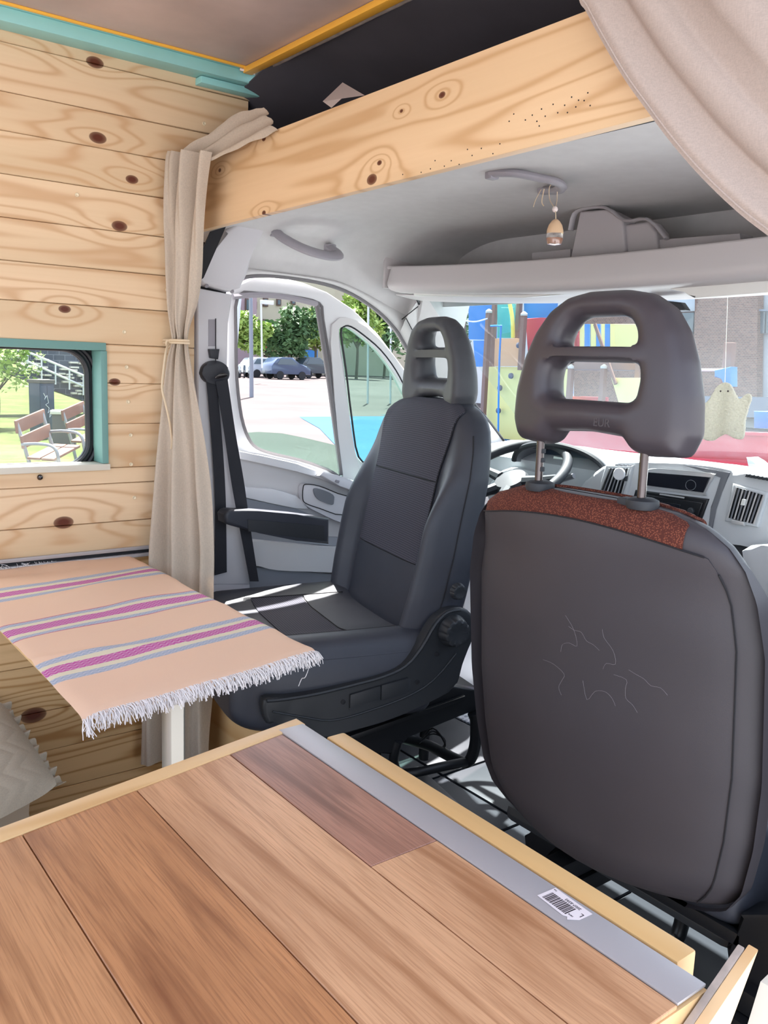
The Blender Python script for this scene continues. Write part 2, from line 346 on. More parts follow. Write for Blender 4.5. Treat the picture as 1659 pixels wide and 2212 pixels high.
def tube(bm, pts, r, n=10, closed=False, flat=None, mi=0, up=V((0, 0, 1))):
    pts = [V(p) for p in pts]; N = len(pts); rings = []; prev = None
    for i, p in enumerate(pts):
        a = pts[i-1] if (i > 0 or closed) else p; b = pts[(i+1) % N] if (i < N-1 or closed) else p
        t = (b-a).normalized()
        if prev is None: s, u = frameof(t, up)
        else:
            s = prev-t*prev.dot(t); s.normalize(); u = s.cross(t)
        prev = s; rr = r[i] if isinstance(r, (list, tuple)) else r; f = flat if flat else 1
        rings.append(addv(bm, [p+(s*cos(2*pi*k/n)*rr*f+u*sin(2*pi*k/n)*rr) for k in range(n)]))
    for i in range(N if closed else N-1):
        A, B = rings[i], rings[(i+1) % N]
        for k in range(n):
            f = bm.faces.new([A[k], A[(k+1) % n], B[(k+1) % n], B[k]]); f.material_index = mi
    if not closed:
        bm.faces.new(rings[0]).material_index = mi; bm.faces.new(list(reversed(rings[-1]))).material_index = mi
    return bm
def lathe(bm, prof, c, ax=V((0, 0, 1)), n=24, mi=0):
    c = V(c); ax = V(ax).normalized(); s, u = frameof(ax, V((0, 1, 0)) if abs(ax.z) > .9 else V((0, 0, 1))); rings = []
    for r, h in prof: rings.append(addv(bm, [c+ax*h+(s*cos(2*pi*k/n)+u*sin(2*pi*k/n))*max(r, 1e-5) for k in range(n)]))
    for A, B in zip(rings, rings[1:]):
        for k in range(n): bm.faces.new([A[k], A[(k+1) % n], B[(k+1) % n], B[k]]).material_index = mi
    bm.faces.new(rings[0]).material_index = mi; bm.faces.new(list(reversed(rings[-1]))).material_index = mi
    return bm
def surf(bm, fn, nu, nv, th=0, closed=False, mi=0):
    g = [[bm.verts.new(fn(i/nu, j/nv)) for j in range(nv+1)] for i in range(nu if closed else nu+1)]
    fs = []; K = len(g)
    for i in range(nu if closed else nu):
        for j in range(nv):
            f = bm.faces.new([g[i][j], g[(i+1) % K][j], g[(i+1) % K][j+1], g[i][j+1]]); f.material_index = mi; fs.append(f)
    if th: bm.normal_update(); bmesh.ops.solidify(bm, geom=fs, thickness=th)
    return bm
def holed(name, outlines, mtx, depth, bev=0, m='white', parent=None, smooth=True, remesh=0, sm=0, fn=None, seg=3):
    "flat solid with holes: outlines are 2-D loops (first one outer), put in place by mtx, then optionally remeshed, smoothed and bent"
    cu = bpy.data.curves.new(name, 'CURVE'); cu.dimensions = '2D'; cu.fill_mode = 'BOTH'; cu.extrude = max(depth/2-bev, .0005); cu.bevel_depth = bev; cu.bevel_resolution = seg
    if bev: cu.offset = -bev
    for L in outlines:
        sp = cu.splines.new('POLY'); sp.points.add(len(L)-1); sp.use_cyclic_u = True
        for i, p in enumerate(L): sp.points[i].co = (p[0], p[1], 0, 1)
    co = bpy.data.objects.new(name, cu); S.collection.objects.link(co); dg = bpy.context.evaluated_depsgraph_get()
    me = bpy.data.meshes.new_from_object(co.evaluated_get(dg)); bpy.data.objects.remove(co)
    bm = bmesh.new(); bm.from_mesh(me); bmesh.ops.remove_doubles(bm, verts=bm.verts, dist=1e-5)
    bm.to_mesh(me); bm.free()
    if remesh:
        t = bpy.data.objects.new('t', me); S.collection.objects.link(t); r = t.modifiers.new('r', 'REMESH'); r.mode = 'VOXEL'; r.voxel_size = remesh
        if sm: q = t.modifiers.new('s', 'SMOOTH'); q.iterations = sm; q.factor = .5
        dg = bpy.context.evaluated_depsgraph_get(); me2 = bpy.data.meshes.new_from_object(t.evaluated_get(dg)); bpy.data.objects.remove(t); me = me2
    if fn:
        for v in me.vertices: v.co = fn(v.co.copy())
    me.transform(mtx); me.materials.clear(); me.name = name
    return obj(name, me, m, parent, smooth)
def smoothloop(pts, n=5):
    return [(p.x, p.y) for p in spline([V((a, b, 0)) for a, b in pts], n, True)]
def text(name, s, size, mtx, m, parent, ext=.0004):
    cu = bpy.data.curves.new(name, 'FONT'); cu.body = s; cu.size = size; cu.extrude = ext; cu.align_x = 'CENTER'; cu.align_y = 'CENTER'
    co = bpy.data.objects.new(name, cu); S.collection.objects.link(co); dg = bpy.context.evaluated_depsgraph_get()
    me = bpy.data.meshes.new_from_object(co.evaluated_get(dg)); bpy.data.objects.remove(co); me.transform(mtx); me.materials.clear()
    if parent is None: return me
    return obj(name, me, m, parent, False)
def MX(o, x, y, z):
    return Matrix(((x[0], y[0], z[0], o[0]), (x[1], y[1], z[1], o[1]), (x[2], y[2], z[2], o[2]), (0, 0, 0, 1)))
def spow(v, p): return copysign(abs(v)**p, v)
def sstep(a, b, x):
    t = max(0, min(1, (x-a)/(b-a))); return t*t*(3-2*t)
YZ = lambda x: MX((x, 0, 0), (0, 1, 0), (0, 0, 1), (1, 0, 0))     # 2-D (y,z) -> plane x
XZ = lambda y: MX((0, y, 0), (1, 0, 0), (0, 0, 1), (0, -1, 0))
def pyz(L, x): return [(p.y, p.z) for p in (at(a, b, x=x) for a, b in L)]
def pxz(L, y): return [(p.x, p.z) for p in (at(a, b, y=y) for a, b in L)]

# ================================================================== STRUCTURE
WX = -.88
# ---- left wall of pine planks
wall = empty('wall_left', (WX, .2, 0), kind='structure', label='wall clad in knotty pine tongue and groove planks')
zb = [.0, .085, .195, .30, .422, .523, .60, .688, .767, .865, .905, 1.015, 1.115, 1.209, 1.298, 1.385, 1.478, 1.571, 1.662, 1.744, 1.845, 1.93]
def yend(z): return 1.0 if z < 1.56 else (1.04 if z < 1.65 else (1.07 if z < 1.73 else (1.15 if z < 1.84 else 1.17)))
WY0, WY1, WZ0, WZ1 = .12, .765, .905, 1.209
for i, (a, b) in enumerate(zip(zb, zb[1:])):
    if i == 9: a, b = .865, .905
    spans = [(-.75, yend(a))]
    if a >= WZ0-.01 and b <= WZ1+.01: spans = [(-.75, WY0), (WY1, yend(a))]
    for (y0, y1) in spans:
        bm = box(nb(), (WX-.014, y0, a+.0004), (WX+random.uniform(-.0008, .0008), y1, b-.0004), .0016, seg=1)
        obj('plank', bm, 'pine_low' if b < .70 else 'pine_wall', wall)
bm = box(nb(), (WX-.03, -.75, 0), (WX-.0145, WY0, 1.93)); box(bm, (WX-.03, WY1, 0), (WX-.0145, 1.0, 1.93)); box(bm, (WX-.03, WY0, 0), (WX-.0145, WY1, WZ0)); box(bm, (WX-.03, WY0, WZ1), (WX-.0145, WY1, 1.93))
obj('backing_board', bm, 'post', wall, False)
# screws
for (px, py) in ((268, 717), (273, 793), (276, 868), (282, 940), (283, 1003), (290, 1075), (166, 421), (441, 267), (361, 626), (362, 480)):
    p = at(px, py, x=WX+.001); bm = nb(); lathe(bm, [(.0048, 0), (.005, .0008), (.0042, .0018), (.002, .0012), (.0012, .0006)], p, (1, 0, 0), 12)
    obj('screw', bm, 'screw', wall)
# big screw head under the sill
p = at(86, 1031, x=WX+.002); bm = nb(); lathe(bm, [(.006, 0), (.007, .002), (.005, .006), (.002, .007)], p, (1, 0, 0), 12); obj('screw', bm, 'chrome', wall)
# ---- window 1 (left wall)
w1 = empty('window_1', (WX, .45, WZ0), kind='structure', label='van side window with teal painted wooden reveal')
D = .062
bm = box(nb(), (WX-D, WY0, WZ1-.016), (WX+.006, WY1, WZ1+.003), .0015); obj('top_frame_board', bm, 'tealwin', w1)
bm = box(nb(), (WX-D, WY1-.014, WZ0+.012), (WX+.006, WY1+.002, WZ1-.0165), .0015); obj('side_frame_board', bm, 'tealwin', w1)
bm = box(nb(), (WX-D, WY0-.002, WZ0+.012), (WX+.006, WY0+.014, WZ1-.0165), .0015); obj('side_frame_board', bm, 'tealwin', w1)
bm = box(nb(), (WX-D, WY0-.004, WZ0-.004), (WX+.012, WY1+.004, WZ0+.0115), .0015); obj('window_sill', bm, 'sill', w1)
def rrect(y0, y1, z0, z1, r, n=7):
    L = []
    for cx, cy, a0 in ((y1-r, z1-r, 0), (y0+r, z1-r, 90), (y0+r, z0+r, 180), (y1-r, z0+r, 270)):
        for k in range(n+1):
            a = radians(a0+90*k/n); L.append((cx+r*cos(a), cy+r*sin(a)))
    return L
g0, g1, h0, h1 = WY0+.03, at(185, 880, x=WX-D).y, at(100, 1003, x=WX-D).z, at(90, 757, x=WX-D).z
out = [(WY0-.02, WZ0-.03), (WY1+.03, WZ0-.03), (WY1+.03, WZ1+.03), (WY0-.02, WZ1+.03)]
holed('rubber_seal', [out, rrect(g0, g1, h0, h1, .055)], YZ(WX-D-.006), .012, .003, 'rubber', w1)
bm = nb(); tube(bm, [V((WX-D+.004, a, b)) for a, b in rrect(g0-.006, g1+.006, h0-.006, h1+.006, .06)], .006, 8, True); obj('rubber_lip', bm, 'rubber', w1)
bm = nb(); tube(bm, [V((WX-D+.002, a, b)) for a, b in rrect(g0-.024, g1+.024, h0-.022, h1+.022, .075)], .007, 8, True); obj('outer_seal', bm, 'rubber', w1)
bm = box(nb(), (WX-D-.016, g0-.01, h0-.01), (WX-D-.0125, g1+.01, h1+.01)); obj('pane', bm, 'clear', w1, False)
bm = box(nb(), (WX-D+.002, g0, h0-.004), (WX-D+.012, at(122, 1003, x=WX-D).y, h0+.006), .001); obj('slide_track', bm, 'seal', w1)
# van outer skin around the windows (keeps daylight out of the wall)
bm = box(nb(), (WX-.10, -.75, -.2), (WX-.085, WY0-.0, 2.0)); box(bm, (WX-.10, WY1+.0, -.2), (WX-.085, 1.03, 2.0)); box(bm, (WX-.10, WY0, -.2), (WX-.085, WY1, WZ0)); box(bm, (WX-.10, WY0, WZ1), (WX-.085, WY1, 2.0))
tag(obj('trim_1', bm, 'white', None, False), kind='structure', label='white outer skin of the van side')
# ---- ceiling
ceil = empty('ceiling', (-.2, .4, 1.9), kind='structure', label='brown stained plywood ceiling board')
cy = 1.118
bm = box(nb(), (-.812, -.9, 1.9), (.98, cy, 1.912)); obj('ceiling_board', bm, 'ceil', ceil)
bm = box(nb(), (-.90, -.9, 1.914), (1.02, 1.19, 1.98)); obj('roof_core', bm, 'lining', ceil)
def wob(a, b, n, amp, seed): return [V(a).lerp(V(b), i/n)+V((noise.noise(V((i*.7, seed, 0)))*amp, noise.noise(V((i*.7, seed, 5)))*amp, 0)) for i in range(n+1)]
bm = nb(); tube(bm, wob((-.806, -.9, 1.8985), (-.806, cy-.01, 1.8985), 40, .003, 1), .0042, 6, flat=1.5); obj('sealing_strip', bm, 'orange', ceil)
bm = box(nb(), (-.812, cy-.022, 1.884), (.98, cy+.004, 1.899), .004); obj('sealing_strip', bm, 'orange', ceil)
bm = nb(); tube(bm, wob((-.815, cy+.016, 1.897), (.98, cy+.016, 1.897), 60, .002, 4), .009, 8, flat=1.2); obj('plastic_edging', bm, 'clearpl', ceil)
bm = nb(); tube(bm, wob((-.80, cy-.012, 1.892), (-.795, cy+.004, 1.886), 6, .003, 9), .004, 6); tube(bm, wob((-.812, cy-.03, 1.892), (-.8, cy-.005, 1.888), 6, .003, 9), .003, 6); obj('sealant_blob', bm, 'paper', ceil)
bt = nb(); box(bt, (WX-.002, -.9, 1.868), (-.822, 1.178, 1.897), .004); box(bt, (WX-.002, -.9, 1.897), (-.815, 1.165, 1.905), .002)
o = tag(obj('trim_2', bt, 'teal', None), kind='structure', label='long teal painted batten between pine wall and ceiling')
bm = box(nb(), (WX, 1.0, 1.850), (-.845, 1.165, 1.867), .004); obj('teal_offcut', bm, 'teal', o)
# ---- dark roof lining above the cab
def lin_f(u, v):
    x = -.93+u*2.1; y = 1.12+v*.72
    z = 1.905-.16*sstep(.05, 1, v)-.10*v + .006*sin(x*9+v*5)
    if u < .12: z -= (.12-u)/.12*.16*(.3+v)
    z = max(z, 1.662)
    return V((x, y, z))
rf = tag(obj('ceiling_lining', surf(nb(), lin_f, 40, 16, .004), 'lining', None), kind='structure', label='charcoal felt lining under the high roof over the cab')
bm = nb(); tube(bm, [lin_f(u/20*.9+.09, .30+.05*sin(u*.35))+V((0, 0, -.003)) for u in range(21)], .0025, 6); obj('lining_seam', bm, 'black', rf)
bm = nb(); surf(bm, lambda u, v: V((-.905+.0*u, 1.0+u*.75, 1.60+v*(.30-.22*u))), 8, 6, .01); obj('lining_side', bm, 'lining', rf)
bm = box(nb(), (-.93, 1.03, 1.645), (1.1, 1.8, 1.655)); obj('shelf_deck', bm, 'lining', rf, False)
# ---- header beam
BY = 1.0
bm = prism(nb(), [V((-.872, BY, 1.501)), V((.5, BY, 1.5165)), V((.98, BY, 1.520)), V((.98, BY, 1.681)), V((-.872, BY, 1.674))], (0, .019, 0), .0025)
beam = tag(obj('trim_3', bm, 'pine_beam', None), kind='structure', label='wide knotty pine header board across the van above the cab')
bm = nb()
hol = [(1195, 315), (1170, 325), (1150, 340), (1135, 352), (1110, 330), (1235, 300), (1250, 312), (1220, 322), (1205, 342), (1178, 348), (1160, 360), (1270, 293), (1262, 315), (1244, 331), (1226, 345), (1275, 332), (1100, 350), (1080, 345), (1065, 372), (1040, 352), (1045, 386), (1020, 370), (1010, 350), (992, 392), (975, 378), (960, 392), (1000, 402), (940, 372), (1165, 375), (930, 395), (910, 402), (955, 405), (890, 410), (870, 402), (905, 420)]
for i, (px, py) in enumerate(hol):
    p = at(px, py*.72+(60 if px < 1100 else 10)+(1100-px)*.12, y=BY-.0002)
    if 1.512 < p.z < 1.67: lathe(bm, [(.0011, 0), (.0011, .0005)], p, (0, -1, 0), 8)
obj('nail_hole', bm, 'seam', beam)['kind'] = 'stuff'
bm = box(nb(), (-.872, BY+.0195, 1.52), (.98, BY+.035, 1.66)); obj('backing_board', bm, 'black', beam, False)
# ---- floor
fl = empty('floor', (0, 1.2, 0), kind='structure', label='black moulded plastic floor of the van')
bm = box(nb(), (-.93, -.75, -.06), (.93, 2.65, -.004)); obj('floor_pan', bm, 'floorpl', fl, False)
# raised floor panels with recessed grooves between
xs = [-.93, -.52, -.20, .16, .52, .93]; ys = [-.75, .95, 1.30, 1.62, 1.94]
for i in range(5):
    for j in range(4):
        bm = box(nb(), (xs[i]+.004, ys[j]+.004, -.0045), (xs[i+1]-.004, ys[j+1]-.004, .004), .006, seg=2); obj('floor_panel', bm, 'floorpl', fl)
p = at(1115, 1720, z=.006)
bm = nb(); lathe(bm, [(.03, -.002), (.03, .003), (.026, .004), (.024, .002), (0, .002)], V((p.x, p.y, .002)), (0, 0, 1), 28); obj('floor_plug', bm, 'floorpl', fl)
vm = tag(obj('floor_vinyl', box(nb(), (-.93, 1.945, -.002), (.93, 2.45, .006), .002), 'vinyl', None), kind='structure', label='blue and white patterned tile vinyl on the cab floor')
# front bulkhead, right body side of the cab, outer shell
bm = box(nb(), (-.93, 2.45, -.1), (.93, 2.48, .9)); box(bm, (.93, 1.1, -.1), (.96, 2.48, .95)); box(bm, (-.98, .98, -.1), (-.93, 1.06, .9)); 
tag(obj('wall_front', bm, 'dashdk', None, False), kind='structure', label='dark bulkhead under the dashboard')
# ---- cab headliner
def hl(u, v):
    x = -.93+1.88*u; y = 1.02+v*.96; e = max(0, 1-(x+.93)/.30); e2 = max(0, 1-(.95-x)/.30)
    z = 1.585-.155*(1-sqrt(max(0, 1-e*e)))-.155*(1-sqrt(max(0, 1-e2*e2)))-.10*sstep(1.42, 1.86, y)*max(0, (e-.72)/.28)-.02*v
    return V((x, y, z))
HT = lambda x, y: hl((x+.93)/1.88, (y-1.02)/.96)
hd = tag(obj('ceiling_cab', surf(nb(), hl, 60, 24, .006), 'hang', None), kind='structure', label='pale grey fabric headliner of the cab')
obj('header_wall', surf(nb(), lambda u, v: V((-.93+1.86*u, 1.868, 1.375+.25*v)), 10, 2, .004), 'hang', hd)
# side skirt of headliner above the left door, down to the door opening seal
seal_px = [(525, 598), (560, 594), (620, 598), (700, 612), (760, 635), (815, 672), (850, 708), (868, 735), (900, 790), (950, 860)]
SX = -.925
seal = spline([at(a, b, x=SX) for a, b in seal_px], 4); ns = len(seal)
def skirt(u, v):
    i = min(int(u*(ns-1)), ns-1); a = seal[i]; yy = min(max(a.y, 1.02), 1.74)
    t = HT(-.93, yy)
    if a.y > 1.74: t = V((-.86, min(1.74+(a.y-1.74)*.9, 2.3), 1.40-(a.y-1.74)*.93+.02))
    else: t = t+V((.012, 0, .004))
    p = a.lerp(t, v); p.x += .012*sin(v*pi); return p
bm = surf(nb(), skirt, ns-1, 8, .004); obj('side_skirt', bm, 'hang', hd)
bm = nb(); tube(bm, seal, .007, 8); obj('door_seal', bm, 'seal', hd)
# front edge grey moulding behind the beam, seen at the right
bm = nb(); tube(bm, [V((x, 1.10, HT(x, 1.10).z-.004)) for x in (-.6, 0, .5, .9)], .008, 8, flat=2.5); obj('liner_moulding', bm, 'trim', hd)
bm = nb(); box(bm, (.20, 1.05, 1.578), (.30, 1.075, 1.585), .004); obj('liner_clip', bm, 'handle', hd)
# ---- B pillar trim (left)
PX = -.872
def poly(L, **k): return [at(a, b, **k) for a, b in L]
bm = nb(); prism(bm, poly([(428, 622), (503, 636), (492, 700), (490, 800), (498, 900), (512, 1000), (524, 1100), (532, 1180), (540, 1262), (470, 1262), (430, 1262)], x=PX), (-.06, 0, 0), .006)
bp = tag(obj('trim_4', bm, 'trim', None), kind='structure', label='light grey plastic door pillar trim beside the curtain')
bm = nb(); up = [(487, 498), (545, 468), (600, 452), (570, 480), (548, 540), (536, 590), (520, 622), (500, 630), (440, 614), (430, 600), (460, 560)]
prism(bm, poly(up, x=PX+.02), (-.05, 0, 0), .010, 3); obj('pillar_hood', bm, 'trim', bp)
for c in ((446, 614), (501, 626)):
    bm = nb(); lathe(bm, [(.006, 0), (.005, .003), (0, .003)], at(c[0], c[1]+3, x=PX+.014), (1, 0, -.8), 12); obj('screw_cap', bm, 'handle', bp)
bm = nb(); prism(bm, poly([(450, 690), (465, 690), (465, 748), (450, 748)], x=PX+.0005), (.0015, 0, 0), .0005); obj('belt_slot', bm, 'handle', bp)
bm = nb(); tube(bm, poly([(466, 688), (466, 790)], x=PX+.003), .0012, 6); obj('slot_edge', bm, 'seam', bp)
bm = nb(); prism(bm, poly([(455, 500), (488, 490), (440, 600), (428, 610), (428, 560)], x=PX+.024), (-.004, 0, 0)); obj('pillar_recess_shade', bm, 'black', bp, False)  # black sheet stands in for the shade of the recess
bm = box(nb(), (-.905, 1.02, 1.35), (-.90, 1.10, 1.62)); obj('pillar_back', bm, 'black', bp, False)
bm = nb(); prism(bm, poly([(498, 1262), (540, 1262), (548, 1420), (455, 1420), (455, 1262)], x=PX-.002), (-.05, 0, 0), .004); obj('pillar_foot', bm, 'trim', bp)
# lower sill trim
bm = box(nb(), (-.93, 1.05, 0), (-.90, 1.9, .42), .01); obj('sill_trim', bm, 'doordark', bp)
# ---- A pillar trim
apA = V((-.87, 1.735, 1.395)); apB = V((-.86, 2.40, .92))
wsedge = spline([at(903, 648, y=1.74), at(930, 700, y=1.82), at(962, 752, y=1.90), at(1020, 862, y=2.02), at(1062, 915, y=2.12), at(1118, 990, y=2.26)], 4)
nw = len(wsedge); seal2 = spline([at(a, b, x=SX) for a, b in ((862, 722), (900, 790), (950, 860), (1000, 935), (1040, 1000), (1060, 1060))], 4)
def apf(u, v):
    a = seal2[min(int(round(u*(len(seal2)-1))), len(seal2)-1)]; b = wsedge[min(int(round(u*(nw-1))), nw-1)]
    p = a.lerp(b, v); p += V((.02, -.02, 0))*sin(v*pi); return p
ap = tag(obj('trim_5', surf(nb(), apf, nw-1, 8, .005), 'hang', None), kind='structure', label='grey windscreen pillar trim behind the far headrest')
bm = nb(); tube(bm, [p+V((.004, -.006, 0)) for p in wsedge], .004, 6); obj('windscreen_seal', bm, 'rubber', ap)
bm = nb(); tube(bm, [apf(i/20, .45)+V((.004, -.005, 0)) for i in range(21)], .0015, 6); obj('trim_joint', bm, 'seam', ap)
bm = nb(); tube(bm, [at(868, 690, x=-.9)+V((0, -.0, 0)), at(903, 662, y=1.72)], .0016, 6); obj('trim_joint', bm, 'seam', ap)
# ---- windscreen
w2 = empty('window_2', (0, 2.0, 1.0), kind='structure', label='windscreen of the van with a painted veil of haze')
def ws(u, v):
    x = (-1+2*u)*(.90-.02*v); bow = .16*(x/.9)**2
    return V((x, 2.50-(.66)*v-bow*(1-.3*v), .93+.50*v))
obj('pane', surf(nb(), ws, 30, 10), 'windscreen', w2)
bm = nb(); tube(bm, [ws(i/30, .93)+V((0, -.004, 0)) for i in range(31)], .012, 6); obj('top_band', bm, 'rubber', w2)
# ---- left cab door
dr = empty('door_1', (-.95, 1.4, .2), kind='structure', label='left cab door, slightly open, with grey panel and lowered window')
DX = -.965
outer = [(497, 622), (540, 602), (600, 600), (650, 612), (700, 632), (755, 668), (810, 722), (860, 788), (905, 850), (960, 930), (1010, 1010), (1030, 1100), (1030, 1330), (455, 1330), (455, 1250), (487, 1250), (500, 1000), (492, 900), (486, 800), (486, 650)]
h_main = smoothloop([(507, 640), (560, 636), (625, 642), (682, 656), (690, 690), (706, 790), (722, 910), (737, 1026), (700, 1012), (640, 992), (580, 978), (548, 966), (530, 945), (515, 900), (505, 820), (503, 730)], 3)
h_q = smoothloop([(727, 722), (733, 706), (748, 706), (775, 724), (812, 756), (845, 800), (872, 850), (905, 900), (940, 960), (960, 1010), (880, 1005), (800, 1000), (765, 985), (750, 900), (738, 800)], 3)
def projl(L, x): return [(p.y, p.z) for p in (at(a, b, x=x) for a, b in L)]
holed('door_frame', [projl(outer, DX), projl(h_main, DX), projl(h_q, DX)], YZ(DX), .035, .004, 'white', dr)
bm = nb(); tube(bm, [V((DX+.018, a, b)) for a, b in projl(h_main, DX)], .005, 6, True); obj('window_channel', bm, 'seal', dr)
bm = nb(); tube(bm, spline(poly([(684, 655), (690, 690), (706, 790), (722, 910), (737, 1026)], x=DX+.02), 3), .0075, 6); obj('window_channel', bm, 'seal', dr)
bm = nb(); tube(bm, spline(poly([(503, 641), (560, 637), (625, 643), (684, 657)], x=DX+.02), 3), .0085, 6); obj('window_channel', bm, 'handle', dr)
bm = nb(); prism(bm, poly([(x, y) for x, y in smoothloop([(712, 740), (722, 695), (745, 686), (790, 706), (850, 772), (880, 822), (872, 838), (845, 800), (812, 756), (775, 724), (748, 706), (733, 706), (727, 722), (738, 800), (765, 985), (785, 1040), (748, 1040), (733, 1000)], 2)], x=DX+.0185), (.007, 0, 0), .002); obj('quarter_frame', bm, 'doorgrey', dr)
bm = nb(); tube(bm, [V((DX+.024, a, b)) for a, b in projl(h_q, DX)], .003, 6, True); obj('quarter_seal', bm, 'rubber', dr)
bm = nb(); prism(bm, poly([(x, y) for x, y in h_q], x=DX-.004), (-.004, 0, 0)); obj('quarter_pane', bm, 'greenglass', dr, False)
bm = nb(); prism(bm, poly([(515, 936), (560, 933), (610, 936), (660, 946), (735, 964), (745, 1040), (640, 1010), (540, 985), (525, 960)], x=DX-.002), (-.004, 0, 0)); obj('lowered_pane', bm, 'greenglass', dr, False)
# inner panel, built up in layers
bm = nb(); prism(bm, poly([(500, 975), (560, 982), (640, 1000), (737, 1034), (800, 1060), (900, 1080), (1000, 1080), (1000, 1320), (440, 1320), (440, 1262), (510, 1240), (515, 1100)], x=-.945), (.012, 0, 0), .004); obj('door_panel', bm, 'doorgrey', dr)
bm = nb(); prism(bm, poly([(518, 974), (560, 984), (640, 1002), (735, 1032), (735, 1048), (640, 1018), (560, 1000), (520, 992)], x=-.90), (-.05, 0, 0), .006); obj('window_ledge', bm, 'white', dr)
bm = nb(); prism(bm, poly([(688, 1028), (700, 1019), (735, 1028), (800, 1050), (800, 1075), (735, 1050)], x=-.885), (-.05, 0, 0), .006); obj('switch_panel', bm, 'trim', dr)
bm = nb(); prism(bm, poly([(725, 1036), (733, 1038), (731, 1044), (723, 1041)], x=-.884), (.003, 0, 0), .001); obj('window_switch', bm, 'handle', dr)
bm = nb(); prism(bm, poly([(532, 1052), (590, 1056), (640, 1070), (655, 1085), (668, 1100), (640, 1098), (590, 1088), (530, 1075)], x=-.915), (-.03, 0, 0), .004); obj('map_pocket_rim', bm, 'white', dr)
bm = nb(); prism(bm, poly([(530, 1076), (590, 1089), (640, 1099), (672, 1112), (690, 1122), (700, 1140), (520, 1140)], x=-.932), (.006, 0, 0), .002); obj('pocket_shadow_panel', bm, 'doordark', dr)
bm = nb(); prism(bm, poly(smoothloop([(655, 1052), (662, 1046), (690, 1050), (730, 1066), (800, 1090), (800, 1145), (740, 1130), (690, 1108), (662, 1092), (654, 1078)], 3), x=-.905), (-.025, 0, 0), .004); obj('handle_surround', bm, 'trim', dr)
bm = nb(); tube(bm, poly(smoothloop([(655, 1052), (662, 1046), (690, 1050), (730, 1066), (760, 1078), (740, 1112), (690, 1098), (662, 1088), (654, 1078)], 3), x=-.904), .0015, 6, True); obj('surround_joint', bm, 'seam', dr)
bm = nb(); prism(bm, poly(smoothloop([(676, 1056), (690, 1056), (718, 1068), (720, 1082), (716, 1090), (692, 1082), (680, 1072)], 3), x=-.904), (.004, 0, 0), .001); obj('door_handle', bm, 'dashmid', dr)
bm = nb(); prism(bm, poly(smoothloop([(520, 1168), (600, 1172), (705, 1182), (800, 1190), (800, 1240), (705, 1236), (600, 1232), (556, 1222), (520, 1215)], 3), x=-.89), (-.05, 0, 0), .012, 4); obj('lower_pocket', bm, 'doorgrey', dr)
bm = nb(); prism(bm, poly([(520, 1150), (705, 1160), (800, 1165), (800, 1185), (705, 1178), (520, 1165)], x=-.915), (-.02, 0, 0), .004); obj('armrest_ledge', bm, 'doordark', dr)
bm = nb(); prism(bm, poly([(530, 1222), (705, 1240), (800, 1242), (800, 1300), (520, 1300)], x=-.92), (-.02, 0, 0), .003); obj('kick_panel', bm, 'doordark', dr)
bm = box(nb(), (DX-.03, 1.05, -.1), (DX-.018, 2.3, .80)); obj('door_skin', bm, 'white', dr, False)
#PART2
# ================================================================== CAB FITTINGS
# ---- overhead shelf
def shelf_front(x): return 1.60-.012*(1-((x-.0)/.88)**2)
sh = empty('overhead_shelf', (0, 1.6, 1.42), label='long pale grey overhead parcel shelf above the windscreen', cat='shelf')
ZB, ZT = 1.370, 1.440
zup = lambda x: .029*(x/.87)**2
def shf(u, v):
    x = -.875+1.75*u; y = shelf_front(x); e = min(1, (x+.875)/.05, (.875-x)/.05); e = sqrt(max(0, 1-(1-e)**2))
    a = v*pi*1.0
    # section: up the front, rounded lower lip
    if v < .55:
        t = v/.55; z = ZT-(ZT-ZB-.02)*t; yy = y+.012*(1-t)
    else:
        t = (v-.55)/.45; z = ZB+.02-.02*sin(t*pi/2); yy = y+.03*(1-cos(t*pi/2))+.10*max(0, t-.5)
    return V((x, yy+(1-e)*.07, z+(1-e)*.02*(v)+zup(x)*(1+.3*v)))
obj('shelf_front', surf(nb(), shf, 80, 16, .008), 'shelf', sh)
bm = nb(); surf(bm, lambda u, v: V((-.87+1.74*u, shelf_front(-.87+1.74*u)+.012+v*.262, ZB+.018+.005*v+zup(-.87+1.74*u))), 40, 4, .004); obj('shelf_tray', bm, 'shelfdark', sh)
bm = nb(); prism(bm, [V((-.875, 1.60, 1.41)), V((-.875, 1.60, 1.52)), V((-.875, 1.62, 1.545)), V((-.875, 1.74, 1.50)), V((-.875, 1.74, 1.41))], (.012, 0, 0), .004); obj('shelf_end', bm, 'shelf', sh)
bm = nb(); tube(bm, [V((x, shelf_front(x)+.012, ZT+.001+zup(x))) for x in [-.87+i*.087 for i in range(21)]], .005, 8); obj('shelf_rim', bm, 'shelf', sh)
bm = nb(); lathe(bm, [(.012, 0), (.012, .01), (.009, .014)], at(848, 573, y=1.70), (1, -1, 0), 14); obj('shelf_bolt', bm, 'dashdk', sh)
bm = nb(); surf(bm, lambda u, v: V((-.87+1.74*u, shelf_front(-.87+1.74*u)+.05+v*.2, ZB-.002-.01*sin(v*pi)+zup(-.87+1.74*u))), 30, 4, .003); obj('shelf_underside', bm, 'shelf', sh)
